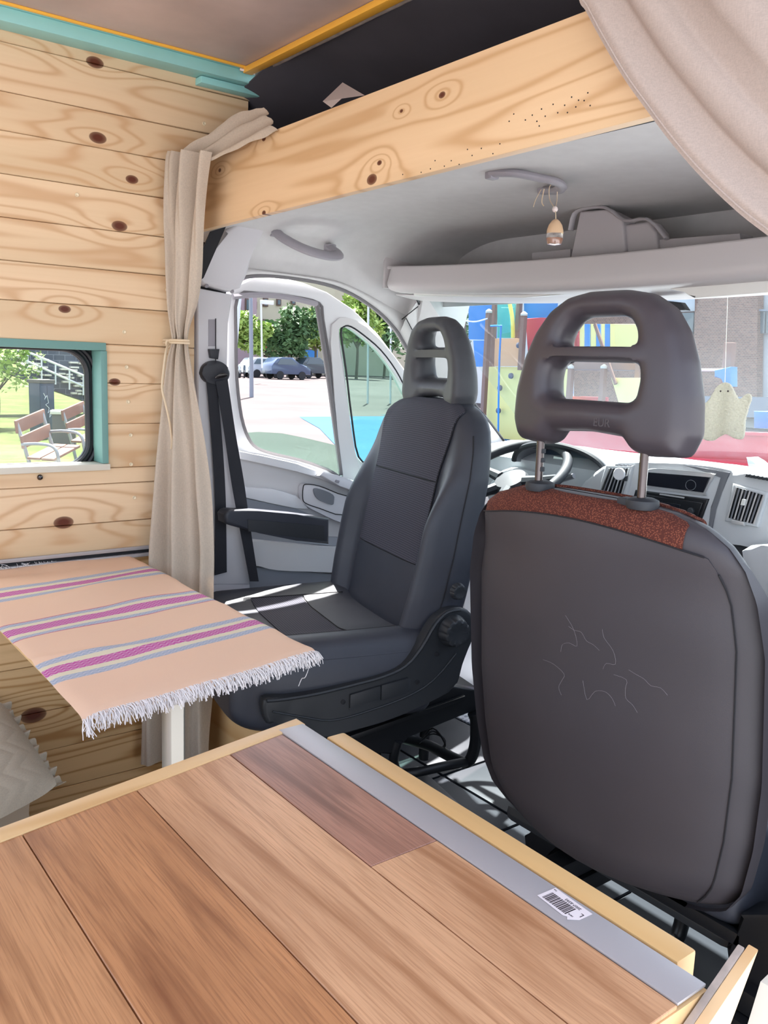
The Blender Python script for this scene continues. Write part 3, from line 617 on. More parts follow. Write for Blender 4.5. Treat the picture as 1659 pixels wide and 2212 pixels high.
# duct tower in the middle
dt = empty('mirror_duct', (-.3, 1.72, 1.43), label='grey moulded duct tower rising behind the overhead shelf', cat='duct')
T1 = at(1240, 470, y=1.69); T2 = at(1325, 463, y=1.69); T3 = at(1395, 480, y=1.69)
def col_at(px, pz, y): return at(px, pz, y=y)
for (nm, L, y, dp) in (('tower', [(1252, 456), (1310, 452), (1345, 470), (1352, 570), (1228, 575)], 1.66, .05), ('side_box', [(1345, 486), (1400, 478), (1418, 500), (1422, 570), (1350, 572)], 1.67, .05)):
    bm = nb(); prism(bm, poly(L, y=y), (0, dp, 0), .006, 3); obj(nm, bm, 'duct', dt)
bm = nb(); tube(bm, spline(poly([(1233, 498), (1242, 462), (1268, 450), (1310, 449), (1352, 477), (1400, 474), (1440, 516)], y=1.66), 3), .004, 6, flat=2.5); obj('flange', bm, 'duct', dt)
tag(obj('roof_box', prism(nb(), poly([(1149, 546), (1232, 538), (1232, 580), (1149, 580)], y=1.69), (0, .05, 0), .002), 'duct', None, loc=at(1190, 560, y=1.69)), 'small grey panel box on the shelf left of the duct tower', 'box')
tag(obj('roof_box', prism(nb(), poly([(1417, 518), (1598, 504), (1606, 560), (1417, 570)], y=1.68), (0, .05, 0), .002), 'duct', None, loc=at(1500, 540, y=1.68)), 'long grey panel box on the shelf right of the duct tower', 'box')
# sun visors, mirror
for nm, L, lb in (('sun_visor', [(893, 640), (1130, 643), (1250, 634), (1250, 628), (1130, 630), (893, 627)], 'pale sun visor folded under the left end of the shelf'), ('sun_visor', [(1490, 632), (1500, 645), (1720, 628), (1760, 600), (1640, 608), (1420, 620)], 'pale sun visor folded under the right end of the shelf')):
    tag(obj(nm, prism(nb(), poly(L, y=1.62), (0, .11, .01), .005), 'light', None, loc=at(L[0][0], L[0][1], y=1.62)), lb, 'sun visor')
mr = empty('rear_mirror', at(1462, 664, y=1.68), label='dark interior mirror corner beside the large headrest', cat='mirror')
bm = nb(); prism(bm, poly([(1443, 650), (1470, 653), (1482, 670), (1400, 672), (1400, 648)], y=1.68), (0, .02, 0), .003); obj('mirror_housing', bm, 'dashdk', mr)
bm = nb(); prism(bm, poly([(1405, 652), (1440, 653), (1446, 669), (1405, 669)], y=1.679), (0, .001, 0)); obj('mirror_glass', bm, 'screen', mr)
bm = nb(); tube(bm, [at(1420, 650, y=1.69), at(1420, 635, y=1.72), at(1425, 622, y=1.74)], .008, 8); obj('mirror_arm', bm, 'light', mr)
# ---- grab handles
def grab(name, pts, r, label, caps, up):
    g = empty(name, pts[0], label=label, cat='grab handle'); bm = nb(); tube(bm, spline(pts, 6), r, 10, flat=1.5, up=up); obj('grip', bm, 'handle', g)
    for c, s in caps:
        b = nb(); box(b, (-s, -s*1.2, -.012), (s, s*1.2, .012), .005); b.transform(Matrix.Translation(c)); obj('mount', b, 'handle', g)
    return g
a, b = at(603, 510, x=-.84), at(722, 545, x=-.83)
grab('grab_handle', [a+V((-.02, 0, .015)), a+V((.012, .004, -.005)), a.lerp(b, .3)+V((.042, 0, -.024)), a.lerp(b, .7)+V((.042, 0, -.024)), b+V((.02, 0, -.008)), b+V((-.02, 0, .012))], .0115, 'grey grab handle on the side of the roof above the left door', [(a+V((-.02, 0, .012)), .012), (b+V((-.022, 0, .012)), .012)], V((1, 0, 0)))
z0 = 1.572; a, b = at(1063, 375, z=z0), at(1175, 405, z=z0)
q = [at(1062, 374, z=z0), at(1110, 374, z=z0-.006), at(1160, 383, z=z0-.012), at(1200, 392, z=z0-.018), at(1213, 402, z=z0-.02), at(1203, 411, z=z0-.02), at(1180, 411, z=z0-.01)]
grab('grab_handle', q, .008, 'curved grey grab handle on the roof with an ornament hanging from it', [(a, .010), (b+V((0, 0, -.002)), .010)], V((0, 0, 1)))
# hanging scent bottle
hb = at(1199, 500, y=1.36); orn = empty('scent_bottle', hb+V((0, 0, -.025)), label='small hanging glass scent bottle with wooden cap on a string', cat='air freshener')
hp = at(1199, 452, y=1.36); S_ = .0135/ .0135
bm = nb(); lathe(bm, [(.004, -.021), (.014, -.019), (.0165, -.010), (.0165, .001), (.0155, .004)], hb+V((0, 0, -.006)), n=24); obj('glass', bm, 'bottle', orn)
bm = nb(); lathe(bm, [(.003, -.0195), (.013, -.018), (.0152, -.011), (.0152, -.007)], hb+V((0, 0, -.006)), n=24); obj('oil', bm, 'amber', orn)
bm = nb(); lathe(bm, [(.0165, .0), (.0163, .006), (.0135, .016), (.008, .024), (.003, .0275)], hb+V((0, 0, -.004)), n=24); obj('wooden_cap', bm, 'wood_bead', orn)
bm = nb(); lathe(bm, [(.001, -.006), (.0045, -.004), (.006, 0), (.0045, .004), (.001, .006)], hp, n=16); obj('bead', bm, 'paper', orn)
hk = at(1192, 408, z=z0-.02)
bm = nb(); tube(bm, spline([hb+V((0, 0, .022)), hp, hk+V((-.004, 0, -.02)), hk+V((-.006, 0, .006)), hk+V((.012, .0, .006)), hk+V((.016, 0, -.02)), hp+V((.001, 0, 0))], 5), .0009, 6); obj('string', bm, 'rope', orn)
bm = nb(); tube(bm, spline([hk+V((-.02, -.01, .0)), hk+V((-.03, -.014, -.02)), hk+V((-.034, -.015, -.034))], 5), .0007, 6); tube(bm, spline([hk+V((-.012, -.01, .0)), hk+V((-.014, -.012, -.025)), hk+V((-.008, -.012, -.034))], 5), .0012, 6); obj('loose_string', bm, 'rope', orn)
# ---- ghost ornament hanging in the windscreen
gy = 1.76; gc = at(1566, 880, y=gy); gh = empty('ghost_ornament', at(1566, 945, y=gy), label='off white knitted ghost ornament hanging in the windscreen', cat='ornament')
Lg = smoothloop([(1548, 835), (1562, 826), (1580, 830), (1590, 848), (1598, 862), (1612, 850), (1622, 858), (1615, 880), (1608, 905), (1604, 945), (1590, 948), (1572, 938), (1552, 944), (1538, 952), (1522, 948), (1512, 920), (1508, 888), (1530, 868), (1540, 850)], 4)
o = holed('ghost_body', [pxz(Lg, gy)], XZ(gy), .008, .002, 'ghost', gh, remesh=.0016, sm=2, fn=lambda p: V((p.x, p.y, p.z+.005*sin((p.x-gc.x)*95)+.002*noise.noise(p*300)+.0012*noise.noise(p*900))))
for ex in (1556.5, 1572.5):
    bm = nb(); lathe(bm, [(.0001, -.0016), (.0016, -.001), (.0021, 0), (.0016, .001), (.0001, .0016)], at(ex, 845, y=gy-.014), (0, 1, 0), 10); obj('eye', bm, 'ink', gh)
bm = nb(); tube(bm, [at(1566, 830, y=gy), at(1572, 640, y=gy+.0)], .0006, 5); obj('thread', bm, 'bottle', gh)
# ---- seat belt (left)
sb = empty('seat_belt', at(468, 800, x=-.85), label='dark grey seat belt running down the left door pillar', cat='seat belt')
bx = PX+.018
bm = nb(); prism(bm, poly(smoothloop([(437, 800), (445, 786), (465, 779), (485, 786), (497, 803), (494, 820), (478, 830), (455, 828), (440, 818)], 4), x=bx), (-.02, 0, 0), .006, 3); obj('belt_guide', bm, 'beltpl', sb)
bm = nb(); prism(bm, poly([(453, 754), (475, 754), (472, 776), (456, 773)], x=bx-.002), (-.014, 0, 0), .003); obj('belt_adjuster', bm, 'beltpl', sb)
bm = nb(); prism(bm, poly(smoothloop([(464, 815), (478, 806), (490, 808), (488, 814), (470, 818)], 3), x=bx+.001), (.002, 0, 0), .0006); obj('guide_slot', bm, 'chrome', sb)
def strap(Lp, Rp, xs, th=.0016):
    bm = nb(); n = len(Lp)
    A = spline([at(p[0], p[1], x=xs[i]) for i, p in enumerate(Lp)], 6); B = spline([at(p[0], p[1], x=xs[i]) for i, p in enumerate(Rp)], 6)
    N = len(A)-1; surf(bm, lambda u, v: A[int(round(u*N))].lerp(B[int(round(u*N))], v), N, 1, th); return bm
obj('belt_strap', strap([(446, 822), (457, 950), (464, 1060), (465, 1150), (464, 1243)], [(468, 824), (480, 950), (487, 1060), (489, 1150), (490, 1236)], [bx-.004]*5), 'belt', sb)
obj('belt_strap', strap([(466, 824), (484, 930), (500, 1040), (518, 1140), (540, 1256)], [(492, 820), (508, 930), (527, 1040), (541, 1140), (559, 1256)], [bx+.002, bx+.008, bx+.014, bx+.02, bx+.02]), 'belt', sb)

# ---- dashboard
DY = 1.97
db = empty('dashboard', (-.1, 2.1, .6), label='pale grey van dashboard with air vents and stereo', cat='dashboard')
def dtop(x): return .925+.012*sin((x+.2)*3)
def dashf(u, v):
    x = -.88+1.76*u
    prof = [(2.46, .915), (2.30, .93), (2.16, .935), (2.06, .925), (2.02, .90), (2.03, .84), (2.08, .74), (2.16, .60), (2.22, .45)]
    k = v*(len(prof)-1); i = min(int(k), len(prof)-2); t = k-i; y = prof[i][0]*(1-t)+prof[i+1][0]*t; z = prof[i][1]*(1-t)+prof[i+1][1]*t
    return V((x, y+.05*(x/.88)**2*(-1 if v < .2 else 1)*.6, z))
obj('dash_body', surf(nb(), dashf, 40, 24, .01), 'dash', db)
# centre console block carrying radio + displays
def block(name, L, y, dp, m, bev=.008, par=db, seg=3):
    bm = nb(); prism(bm, poly(L, y=y), (0, dp, 0), bev, seg); return obj(name, bm, m, par)
block('centre_console', smoothloop([(1205, 1150), (1250, 1060), (1300, 1008), (1360, 1000), (1470, 1002), (1560, 1012), (1600, 1030), (1590, 1075), (1560, 1140), (1540, 1210), (1400, 1210), (1260, 1180)], 3), DY, .12, 'dash', .012)
block('console_groove', [(1470, 1003), (1500, 1008), (1578, 1020), (1545, 1100), (1538, 1150), (1528, 1148), (1535, 1095), (1560, 1030)], DY-.002, .02, 'dashmid', .003)
block('display_surround', smoothloop([(1395, 1018), (1420, 1012), (1535, 1022), (1540, 1030), (1522, 1064), (1515, 1070), (1388, 1052), (1384, 1046)], 3), DY-.006, .02, 'silver', .003)
block('display', [(1400, 1014+6), (1534, 1031), (1518, 1064), (1392, 1048)], DY-.009, .01, 'screen', .001)
bm = nb(); tube(bm, [at(1492+11*cos(i*pi/10), 1048+11*sin(i*pi/10), y=DY-.0095) for i in range(20)], .0006, 5, True); obj('display_ring', bm, 'dashmid', db)
block('radio_surround', [(1372, 1058), (1530, 1078), (1512, 1128), (1360, 1100)], DY-.006, .02, 'radio', .003)
block('radio_face', [(1378, 1066), (1518, 1086), (1505, 1122), (1370, 1098)], DY-.012, .012, 'radio', .002)
block('radio_display', [(1385, 1078), (1470, 1090), (1466, 1102), (1382, 1090)], DY-.014, .004, 'screen', .0006)
block('disc_slot', [(1425, 1066), (1478, 1074), (1477, 1077), (1424, 1069)], DY-.0128, .003, 'silver', .0003)
for i in range(6): block('radio_button', [(1408+i*13, 1100+i*2), (1417+i*13, 1101.5+i*2), (1416+i*13, 1106+i*2), (1407+i*13, 1104.5+i*2)], DY-.015, .004, 'silver', .0006)
bm = nb(); lathe(bm, [(.009, 0), (.009, .006), (.007, .008), (0, .008)], at(1494, 1104, y=DY-.012), (0, -1, 0), 18); obj('radio_knob', bm, 'dashdk', db)
def vent(pts, name, nsl, extra=None):
    a, b, c, d = pts  # tl tr br bl
    block(name+'_bezel', smoothloop([(a[0]-8, a[1]-8), (b[0]+8, b[1]-6), (c[0]+8, c[1]+8), (d[0]-8, d[1]+8)], 1), DY-.010, .03, 'dash', .006)
    block(name+'_recess', pts, DY-.0125, .004, 'radio', .0005)
    for i in range(nsl+1):
        t = i/nsl; p = [a[0]+(b[0]-a[0])*t, a[1]+(b[1]-a[1])*t]; q = [d[0]+(c[0]-d[0])*t, d[1]+(c[1]-d[1])*t]
        bm = nb(); tube(bm, [at(p[0], p[1], y=DY-.016), at(q[0], q[1], y=DY-.016)], .0022, 6, flat=.5); obj('vent_slat', bm, 'dashmid' if i % 2 else 'silver', db)
vent([(1316, 1012), (1358, 1012), (1343, 1068), (1297, 1058)], 'vent', 6)
vent([(1590, 1052), (1650, 1070), (1628, 1132), (1572, 1118)], 'vent', 8)
block('vent_thumb_wheel', [(1580, 1122), (1608, 1128), (1606, 1136), (1578, 1131)], DY-.02, .012, 'silver', .002)
block('vent_tab', [(1603, 1078), (1610, 1079), (1606, 1092), (1599, 1091)], DY-.022, .006, 'light', .001)
block('right_vent_housing', smoothloop([(1560, 1040), (1590, 1020), (1680, 1040), (1700, 1080), (1670, 1180), (1600, 1178), (1548, 1165), (1545, 1120)], 3), DY-.001, .14, 'dash', .01)
block('lower_console', [(1545, 1160), (1610, 1175), (1680, 1185), (1680, 1260), (1540, 1230)], DY+.02, .1, 'dashdk', .01)
for i in range(7): block('top_vent_slot', [(1612+i*9, 1024+i*1.6), (1617+i*9, 1025+i*1.6), (1614+i*9, 1031+i*1.6), (1609+i*9, 1030+i*1.6)], DY-.012, .02, 'dashdk', .0005)
for i in range(4): block('top_vent_slot', [(1330+i*9, 1003+i*.6), (1337+i*9, 1003+i*.6), (1334+i*9, 1006+i*.6), (1327+i*9, 1006+i*.6)], DY-.008, .02, 'dashmid', .0005)
gbx = tag(obj('storage_bin', prism(nb(), poly(smoothloop([(1600, 1190), (1645, 1178), (1700, 1182), (1720, 1300), (1659, 1330), (1620, 1260)], 2), y=DY-.08), (0, .16, 0), .01), 'dash', None, loc=at(1650, 1250, y=DY-.08)), 'grey rounded storage bin at the right under the air vent', 'storage bin')
# phone holder disc on the left vent
ph = empty('phone_holder', at(1334, 1030, y=DY-.02), label='round white magnetic phone holder clipped on the left air vent', cat='phone holder')
c0 = at(1339, 1024, y=DY-.045)
bm = nb(); lathe(bm, [(.0155, 0), (.017, .002), (.017, .005), (.0155, .007), (0, .007)], c0, (.2, -1, .1), 24); obj('magnet_disc', bm, 'white', ph)
bm = nb(); tube(bm, [c0, c0+V((0, .025, -.014))], .004, 8); box(bm, tuple(c0+V((-.004, .02, -.02))), tuple(c0+V((.004, .03, -.006))), .001); obj('clip', bm, 'dashdk', ph)
# instrument cluster and hood
def hood(u, v):
    a = pi*(.04+.92*u); r = .165; cx = -.50
    return V((cx-r*cos(a)*1.12, 1.98+v*.14+.03*(1-sin(a)), .885+.085*sin(a)**.8-.01*v))
obj('cluster_hood', surf(nb(), hood, 30, 6, .008), 'dashmid', db)
bm = nb(); tube(bm, [hood(i/30, 0) for i in range(31)], .009, 8); obj('hood_rim', bm, 'dashdk', db)
bm = nb(); prism(bm, [V((-.50+.175*cos(t), 2.06, .875+.08*sin(t))) for t in [pi*i/16 for i in range(17)]]+[V((-.66, 2.04, .82)), V((-.34, 2.04, .82))], (0, .01, 0), .001); obj('cluster_face', bm, 'gauge', db)
gcen = at(1247, 1032, y=2.05)
bm = nb(); tube(bm, [gcen+V((.044*cos(t), -.002, .044*sin(t))) for t in [2*pi*i/28 for i in range(28)]], .0018, 6, True); obj('gauge_ring', bm, 'dashmid', db)
bm = nb(); lathe(bm, [(.042, 0), (.042, .002), (0, .002)], gcen, (0, -1, 0), 28); obj('gauge_dial', bm, 'gauge', db)
for i in range(19):
    t = radians(215-i*12.5); bm = nb(); tube(bm, [gcen+V((.039*cos(t), -.003, .039*sin(t))), gcen+V(((.034 if i % 2 else .031)*cos(t), -.003, (.034 if i % 2 else .031)*sin(t)))], .0005, 4); obj('gauge_tick', bm, 'print', db)
for s, t in (('0', 215), ('10', 172), ('20', 128), ('30', 82), ('40', 38)):
    c = gcen+V((.025*cos(radians(t)), -.003, .025*sin(radians(t)))); text('gauge_number', s, .0105, MX(c, (1, 0, 0), (0, 0, 1), (0, -1, 0)), 'print', db)
bm = nb(); tube(bm, [gcen+V((0, -.005, 0)), gcen+V((-.026, -.005, -.016))], .001, 5); lathe(bm, [(.005, 0), (.005, .004), (0, .005)], gcen+V((0, -.002, 0)), (0, -1, 0), 12); obj('gauge_needle', bm, 'print', db)
block('cluster_screen', [(1196, 985), (1222, 990), (1218, 1020), (1190, 1014)], 2.045, .004, 'silver', .0005)
block('cluster_side_pod', smoothloop([(1060, 1075), (1062, 1040), (1100, 1010), (1180, 1030), (1230, 1070), (1240, 1110), (1150, 1120)], 3), DY+.03, .1, 'dash', .01)
# steering wheel
swc = V((-.56, 1.86, .875)); sw = empty('steering_wheel', swc, label='dark grey steering wheel behind the two seats', cat='steering wheel')
ax = V((0, -.50, .86)).normalized(); e1 = V((1, 0, 0)); e2 = e1.cross(ax).normalized()*-1
if e2.z < 0: e2 = -e2
R_ = .178
bm = nb(); tube(bm, [swc+e1*R_*cos(t)+e2*R_*sin(t) for t in [2*pi*i/48 for i in range(48)]], .0145, 12, True); obj('rim', bm, 'dashdk', sw)
bm = nb(); lathe(bm, [(.04, -.03), (.055, 0), (.048, .01), (.02, .014), (0, .015)], swc-ax*.02, ax, 28); obj('airbag_hub', bm, 'dashdk', sw)
for t in (0.15, pi-.15, 1.5*pi-.45, 1.5*pi+.45):
    bm = nb(); d = e1*cos(t)+e2*sin(t); tube(bm, [swc+d*.05-ax*.02, swc+d*.12-ax*.01, swc+d*R_], [.018, .013, .011], 8); obj('spoke', bm, 'dashdk', sw)
bm = nb(); tube(bm, [swc-ax*.03, swc-ax*.22], .035, 12); obj('column', bm, 'dashdk', sw)
bm = nb(); tube(bm, [swc-ax*.07+e1*.03, at(1205, 1038, y=1.93), at(1240, 1028, y=1.93)], [.006, .009, .008], 8); obj('stalk', bm, 'dashmid', sw)
#PART3
# ================================================================== SEATS
WZ = [(.405, .17), (.415, .20), (.435, .235), (.475, .258), (.55, .272), (.65, .280), (.75, .278), (.83, .276), (.9, .262), (.94, .244), (.965, .222), (.985, .19), (1.0, .14), (1.006, .08)]
def wz(z, L=WZ):
    if z <= L[0][0]: return L[0][1]
    for (a, wa), (b, wb) in zip(L, L[1:]):
        if z <= b: t = (z-a)/(b-a); return wa+(wb-wa)*t
    return L[-1][1]
class Seat:
    zb, zt = .405, 1.006
    def __init__(s, root, lean, D=.125, bol=.045, cvx=.0, bexp=.55): s.bexp = bexp; s.r, s.lean, s.D, s.bol, s.cvx = root, lean, D, bol, cvx
    def yb(s, z): return -s.lean*(z-.5)
    def dep(s, z):
        e = 1
        if z > s.zt-.07: e = sqrt(max(0, 1-((z-(s.zt-.07))/.07)**2))
        if z < s.zb+.07: e = sqrt(max(0, 1-(((s.zb+.07)-z)/.07)**2))
        return s.D*(1.15-.35*((z-s.zb)/(s.zt-s.zb)))*(.42+.58*e), e
    def sec(s, z, a):
        w = wz(z); d, e = s.dep(z); c, q = cos(a), sin(a); x = w*spow(c, .72); yc = s.yb(z)+s.D*.5
        if q >= 0:
            y = d/2*spow(q, .62); sx = abs(x)/w; y += s.bol*e*(sstep(.66, .86, sx)*(1-sstep(.88, 1.0, sx)))*(1-sstep(.70, .90, z)*.9)
        else: y = -d/2*spow(-q, s.bexp)*(1-.12*(abs(x)/w)**2)
        y += s.cvx*(abs(x)/w)**2*(1-.75*sstep(.88, 1.0, z))*(q < 0)
        return V((x, yc+y, z))
    def pt(s, x, z, side, off=0):
        w = wz(z); sx = min(.9999, abs(x)/w); a = math.acos(min(1, sx**(1/.72))); a = a if x >= 0 else pi-a
        p = s.sec(z, a if side > 0 else -a); p.y += off*side; p.x = x; return p
    def ztop(s, x, pad=1.02):
        lo, hi = .7, 1.0
        for _ in range(24):
            m = (lo+hi)/2
            if wz(m) > abs(x)*pad: lo = m
            else: hi = m
        return lo
    def shell(s, m):
        def f(u, v): z = s.zb+(s.zt-s.zb)*(.5-.5*cos(pi*v)); return s.sec(z, 2*pi*u)
        bm = surf(nb(), f, 72, 60, 0, True); bm.verts.ensure_lookup_table()
        for j in (0, 60): bm.faces.new([bm.verts[i*61+j] for i in range(72)])
        return obj('backrest', bm, m, s.r, local=True, ang=60)
    def patch(s, name, m, x0, x1, zlo, zhi, side, off=.003, nu=28, nv=24, th=.004, parent=None):
        def f(u, v):
            x = x0+(x1-x0)*u; a, b = zlo(x), zhi(x); return s.pt(x, a+(b-a)*v, side, off)
        bm = surf(nb(), f, nu, nv); fs = list(bm.faces); bm.normal_update()
        bmesh.ops.solidify(bm, geom=fs, thickness=th)
        return obj(name, bm, m, parent or s.r, local=True, ang=60)
    def patch2(s, name, m, s0, s1, zlo, zhi, side, off=.003, nu=36, nv=36, th=.004, cap=.955, taper=False):
        def f(u, v):
            t = s0+(s1-s0)*u; z = zlo(t)+(zhi(t)-zlo(t))*v; x = t*wz(min(z, cap)); x = max(-.985*wz(z), min(.985*wz(z), x)); return s.pt(x, z, side, off*(min(1, u*12, v*12)*1.2-.2 if taper else 1))
        bm = surf(nb(), f, nu, nv); bm.normal_update(); bmesh.ops.solidify(bm, geom=list(bm.faces), thickness=th)
        return obj(name, bm, m, s.r, local=True, ang=60)
    def seam(s, pts, side, r=.0016, off=.004, m='seam'):
        bm = nb(); tube(bm, [s.pt(x, z, side, off) for x, z in pts], r, 6); return obj('seam', bm, m, s.r, local=True)
def headrest(root, z0, y0, lean, m, t=.07, sx=.93, sz=.96):
    hw = [(0, .0), (.16, .001), (.168, .03), (.166, .08), (.155, .13), (.136, .172), (.112, .204), (.08, .222), (.04, .231)]
    P = [(-.155, -.002), (-.10, -.006), (-.082, .0), (-.066, .018), (0, .022), (.066, .018), (.082, .0), (.10, -.006), (.155, -.002), (.170, .03), (.168, .08), (.156, .13), (.138, .172), (.112, .205), (.078, .224), (.035, .231), (-.035, .231), (-.078, .224), (-.112, .205), (-.138, .172), (-.156, .13), (-.168, .08), (-.170, .03)]
    s1 = [(-.084, .075), (-.07, .068), (.07, .068), (.084, .075), (.087, .10), (.083, .119), (.07, .125), (-.07, .125), (-.083, .119), (-.087, .10)]
    s2 = [(-.070, .148), (.070, .148), (.073, .155), (.068, .170), (.055, .186), (.035, .193), (-.035, .193), (-.055, .186), (-.068, .170), (-.073, .155)]
    def bend(p): # p in (x, height, thickness)
        k = p.y/.231; q = p.copy(); q.z = p.z*(1.12-.35*k)-.02*(p.x/.17)**2+.01*sin(k*pi)-.006
        q.x *= sx; q.y *= sz; return q
    mt = Matrix.Translation((0, y0, z0)) @ Matrix.Rotation(-lean*.8, 4, 'X') @ MX((0, 0, 0), (1, 0, 0), (0, 0, 1), (0, -1, 0))
    mt = mt @ Matrix.Identity(4)
    # thickness axis +z of the flat shape points to the back (-y local)
    h = holed('headrest', [P, s1, s2], Matrix.Identity(4), t, .026, m, None, True, remesh=.0045, sm=8, fn=bend)
    h.data.transform(mt); h.parent = root; WM[h] = WM[root]
    return h
# ---------------- passenger seat, back to the lens
ps = empty('passenger_seat', (.432, 1.02, 0), 0, 'large passenger seat seen from behind with rust coloured strip on top', 'seat')
A = Seat(ps, .12, .12, .045, .055, .34); A.shell('leather_back')
arch = lambda t: .974-.030*t*t
A.patch2('back_panel', 'leather_back', -.985, .86, lambda t: .42+.03*abs(t)**4, lambda t: arch(t)-.002, -1, .003, taper=True)
A.patch2('rust_strip', 'rust', -.93, .74, arch, lambda t: 1.0058, -1, .003, 40, 14)
A.patch2('rust_top', 'rust', -.9, .70, lambda t: .965, lambda t: 1.0058, 1, .003, 30, 10)
sp2 = lambda t, z: (max(-.98*wz(z), min(.98*wz(z), t*wz(min(z, .955)))), z)
A.seam([sp2(.865, z) for z in [.43+.02*i for i in range(26)]], -1, .0014)
A.seam([sp2(t, arch(t)-.001) for t in [-.95+.05*i for i in range(37)]], -1, .0012, .004)
obj('headrest_guide', lathe(nb(), [(.010, 0), (.021, .002), (.023, .008), (.022, .014), (.015, .017)], (-.095, -.012, .998), n=22), 'dashdk', ps, local=True)
bm = nb(); lathe(bm, [(.010, 0), (.021, .002), (.023, .008), (.022, .014), (.015, .017)], (.095, -.012, .998), n=22); box(bm, (.06, -.024, 1.0), (.082, -.002, 1.012), .003); obj('headrest_guide', bm, 'dashdk', ps, local=True)
for x in (-.095, .095):
    bm = nb(); tube(bm, [V((x, -.015, .96)), V((x, -.018, 1.12))], .0062, 12); obj('post', bm, 'chrome', ps, local=True)
    bm = nb()
    if x < 0:
        for i in range(3): box(bm, (x+.004, -.02, 1.03+i*.014), (x+.0075, -.012, 1.037+i*.014), .001)
        obj('post_notches', bm, 'dashdk', ps, local=True)
h = headrest(ps, 1.078, -.016, .10, 'hrest_p', .066, sx=.93, sz=.96)
text('embossed_word', 'EUR', .016, MX((.05, -.057, 1.115), (1, 0, 0), (0, .05, 1), (0, -1, .05)), 'hrest_p', ps, .0005).data.transform(Matrix.Identity(4))
for c in [o for o in bpy.data.objects if o.name.startswith('embossed_word')]: c.data.transform(WM[ps])
# cushion
def cushion(root, m, z0, z1, y0, y1, hw, wm=None):
    n = 40
    def f(u, v):
        y = y0+(y1-y0)*(.5-.5*cos(pi*v)); a = 2*pi*u; L = (y-y0)/(y1-y0)
        e = 1
        if y > y1-.09: e = sqrt(max(0, 1-((y-(y1-.09))/.09)**2))
        if y < y0+.03: e = sqrt(max(0, 1-((y0+.03-y)/.03)**2))
        w = hw*(.86+.14*e)*(1-.10*L*L); c, q = cos(a), sin(a); x = w*spow(c, .5); zc = (z0+z1)/2; h = (z1-z0)/2
        if q >= 0:
            sx = abs(x)/w; z = h*spow(q, .45)*(.2+.8*e); z += .034*e*sstep(.5, .82, sx)*(1-sstep(.9, 1.0, sx)); z -= .012*(1-sstep(.3, .6, sx))*sin(pi*min(1, max(0, L)))
        else: z = -h*spow(-q, .4)*(.4+.6*e)
        return V((x, y, zc+z))
    bm = surf(nb(), f, 72, 44, 0, True); bm.verts.ensure_lookup_table()
    for j in (0, 44): bm.faces.new([bm.verts[i*45+j] for i in range(72)])
    obj('cushion', bm, m, root, local=True, ang=60)
    def top(x, y, off):
        L = (y-y0)/(y1-y0); v = math.acos(1-2*L)/pi; w = hw*(.86+.14*(1 if y < y1-.09 else sqrt(max(0, 1-((y-(y1-.09))/.09)**2))))*(1-.10*L*L)
        a = math.acos(min(1, (abs(x)/w)**2)); a = a if x >= 0 else pi-a; p = f(a/(2*pi), v); p.x = x; p.z += off; return p
    return top
cushion(ps, 'leather', .385, .50, .08, .56, .25)
obj('seat_pan', box(nb(), (-.23, .10, .352), (.23, .52, .384), .015), 'seatpl', ps, local=True)
def wb(nm, a, b, bev=.004): return obj(nm, box(nb(), a, b, bev), 'bmetal', ps)
for x_ in (.345, .715):
    wb('rail', (x_-.020, 1.075, .31), (x_+.020, 1.56, .345)); wb('lower_rail', (x_-.026, 1.06, .275), (x_+.026, 1.54, .308))
    obj('frame_tube', tube(nb(), spline([V((x_, 1.12, .28)), V((x_, 1.11, .12)), V((x_, 1.14, .04)), V((x_, 1.22, .024)), V((x_, 1.45, .024)), V((x_, 1.52, .06)), V((x_, 1.52, .28))], 5), .016, 10), 'bmetal', ps)
p_, q_ = at(1208, 1797, y=1.10), at(1600, 2022, y=1.10)
obj('cross_bar', prism(nb(), [p_, q_, q_+V((0, 0, -.020)), p_+V((0, 0, -.020))], (0, .012, 0), .002), 'bmetal', ps)
obj('bar_bracket', prism(nb(), [at(a, b, y=1.12) for a, b in ((1310, 1832), (1345, 1850), (1352, 1880), (1325, 1885), (1305, 1868))], (0, .05, 0), .003), 'bmetal', ps)
obj('rear_bracket', prism(nb(), [at(a, b, y=1.13) for a, b in ((1150, 1700), (1180, 1720), (1205, 1790), (1220, 1812), (1180, 1850), (1135, 1835), (1132, 1805), (1155, 1795))], (0, .03, 0), .004), 'bmetal', ps)
obj('recliner_arm', prism(nb(), [at(a, b, y=1.14) for a, b in ((1118, 1660), (1150, 1690), (1200, 1780), (1160, 1800), (1140, 1760), (1122, 1700))], (0, .03, 0), .006), 'bmetal', ps)
obj('lower_bracket', prism(nb(), [at(a, b, y=1.16) for a, b in ((1140, 1830), (1225, 1815), (1240, 1850), (1200, 1930), (1165, 1900), (1120, 1880))], (0, .06, 0), .006), 'bmetal', ps)
obj('rear_foot', prism(nb(), [at(a, b, y=1.10) for a, b in ((1598, 1975), (1720, 1975), (1720, 2260), (1590, 2260), (1600, 2120), (1572, 2080), (1568, 2045), (1600, 2030))], (0, .06, 0), .006), 'bmetal', ps)
rl_ = random.Random(4); bm = nb()
for i in range(7):
    c_ = (rl_.uniform(-.05, .12), rl_.uniform(.68, .84)); a_ = rl_.uniform(0, 6.28); P_ = []
    for j in range(6):
        P_.append(A.pt(c_[0]+cos(a_)*j*.012, c_[1]+sin(a_)*j*.012, -1, .0045)); a_ += rl_.uniform(-.6, .6)
    tube(bm, spline(P_, 3), .00012, 4)
obj('lint', bm, 'handle', ps, local=True)['kind'] = 'stuff'
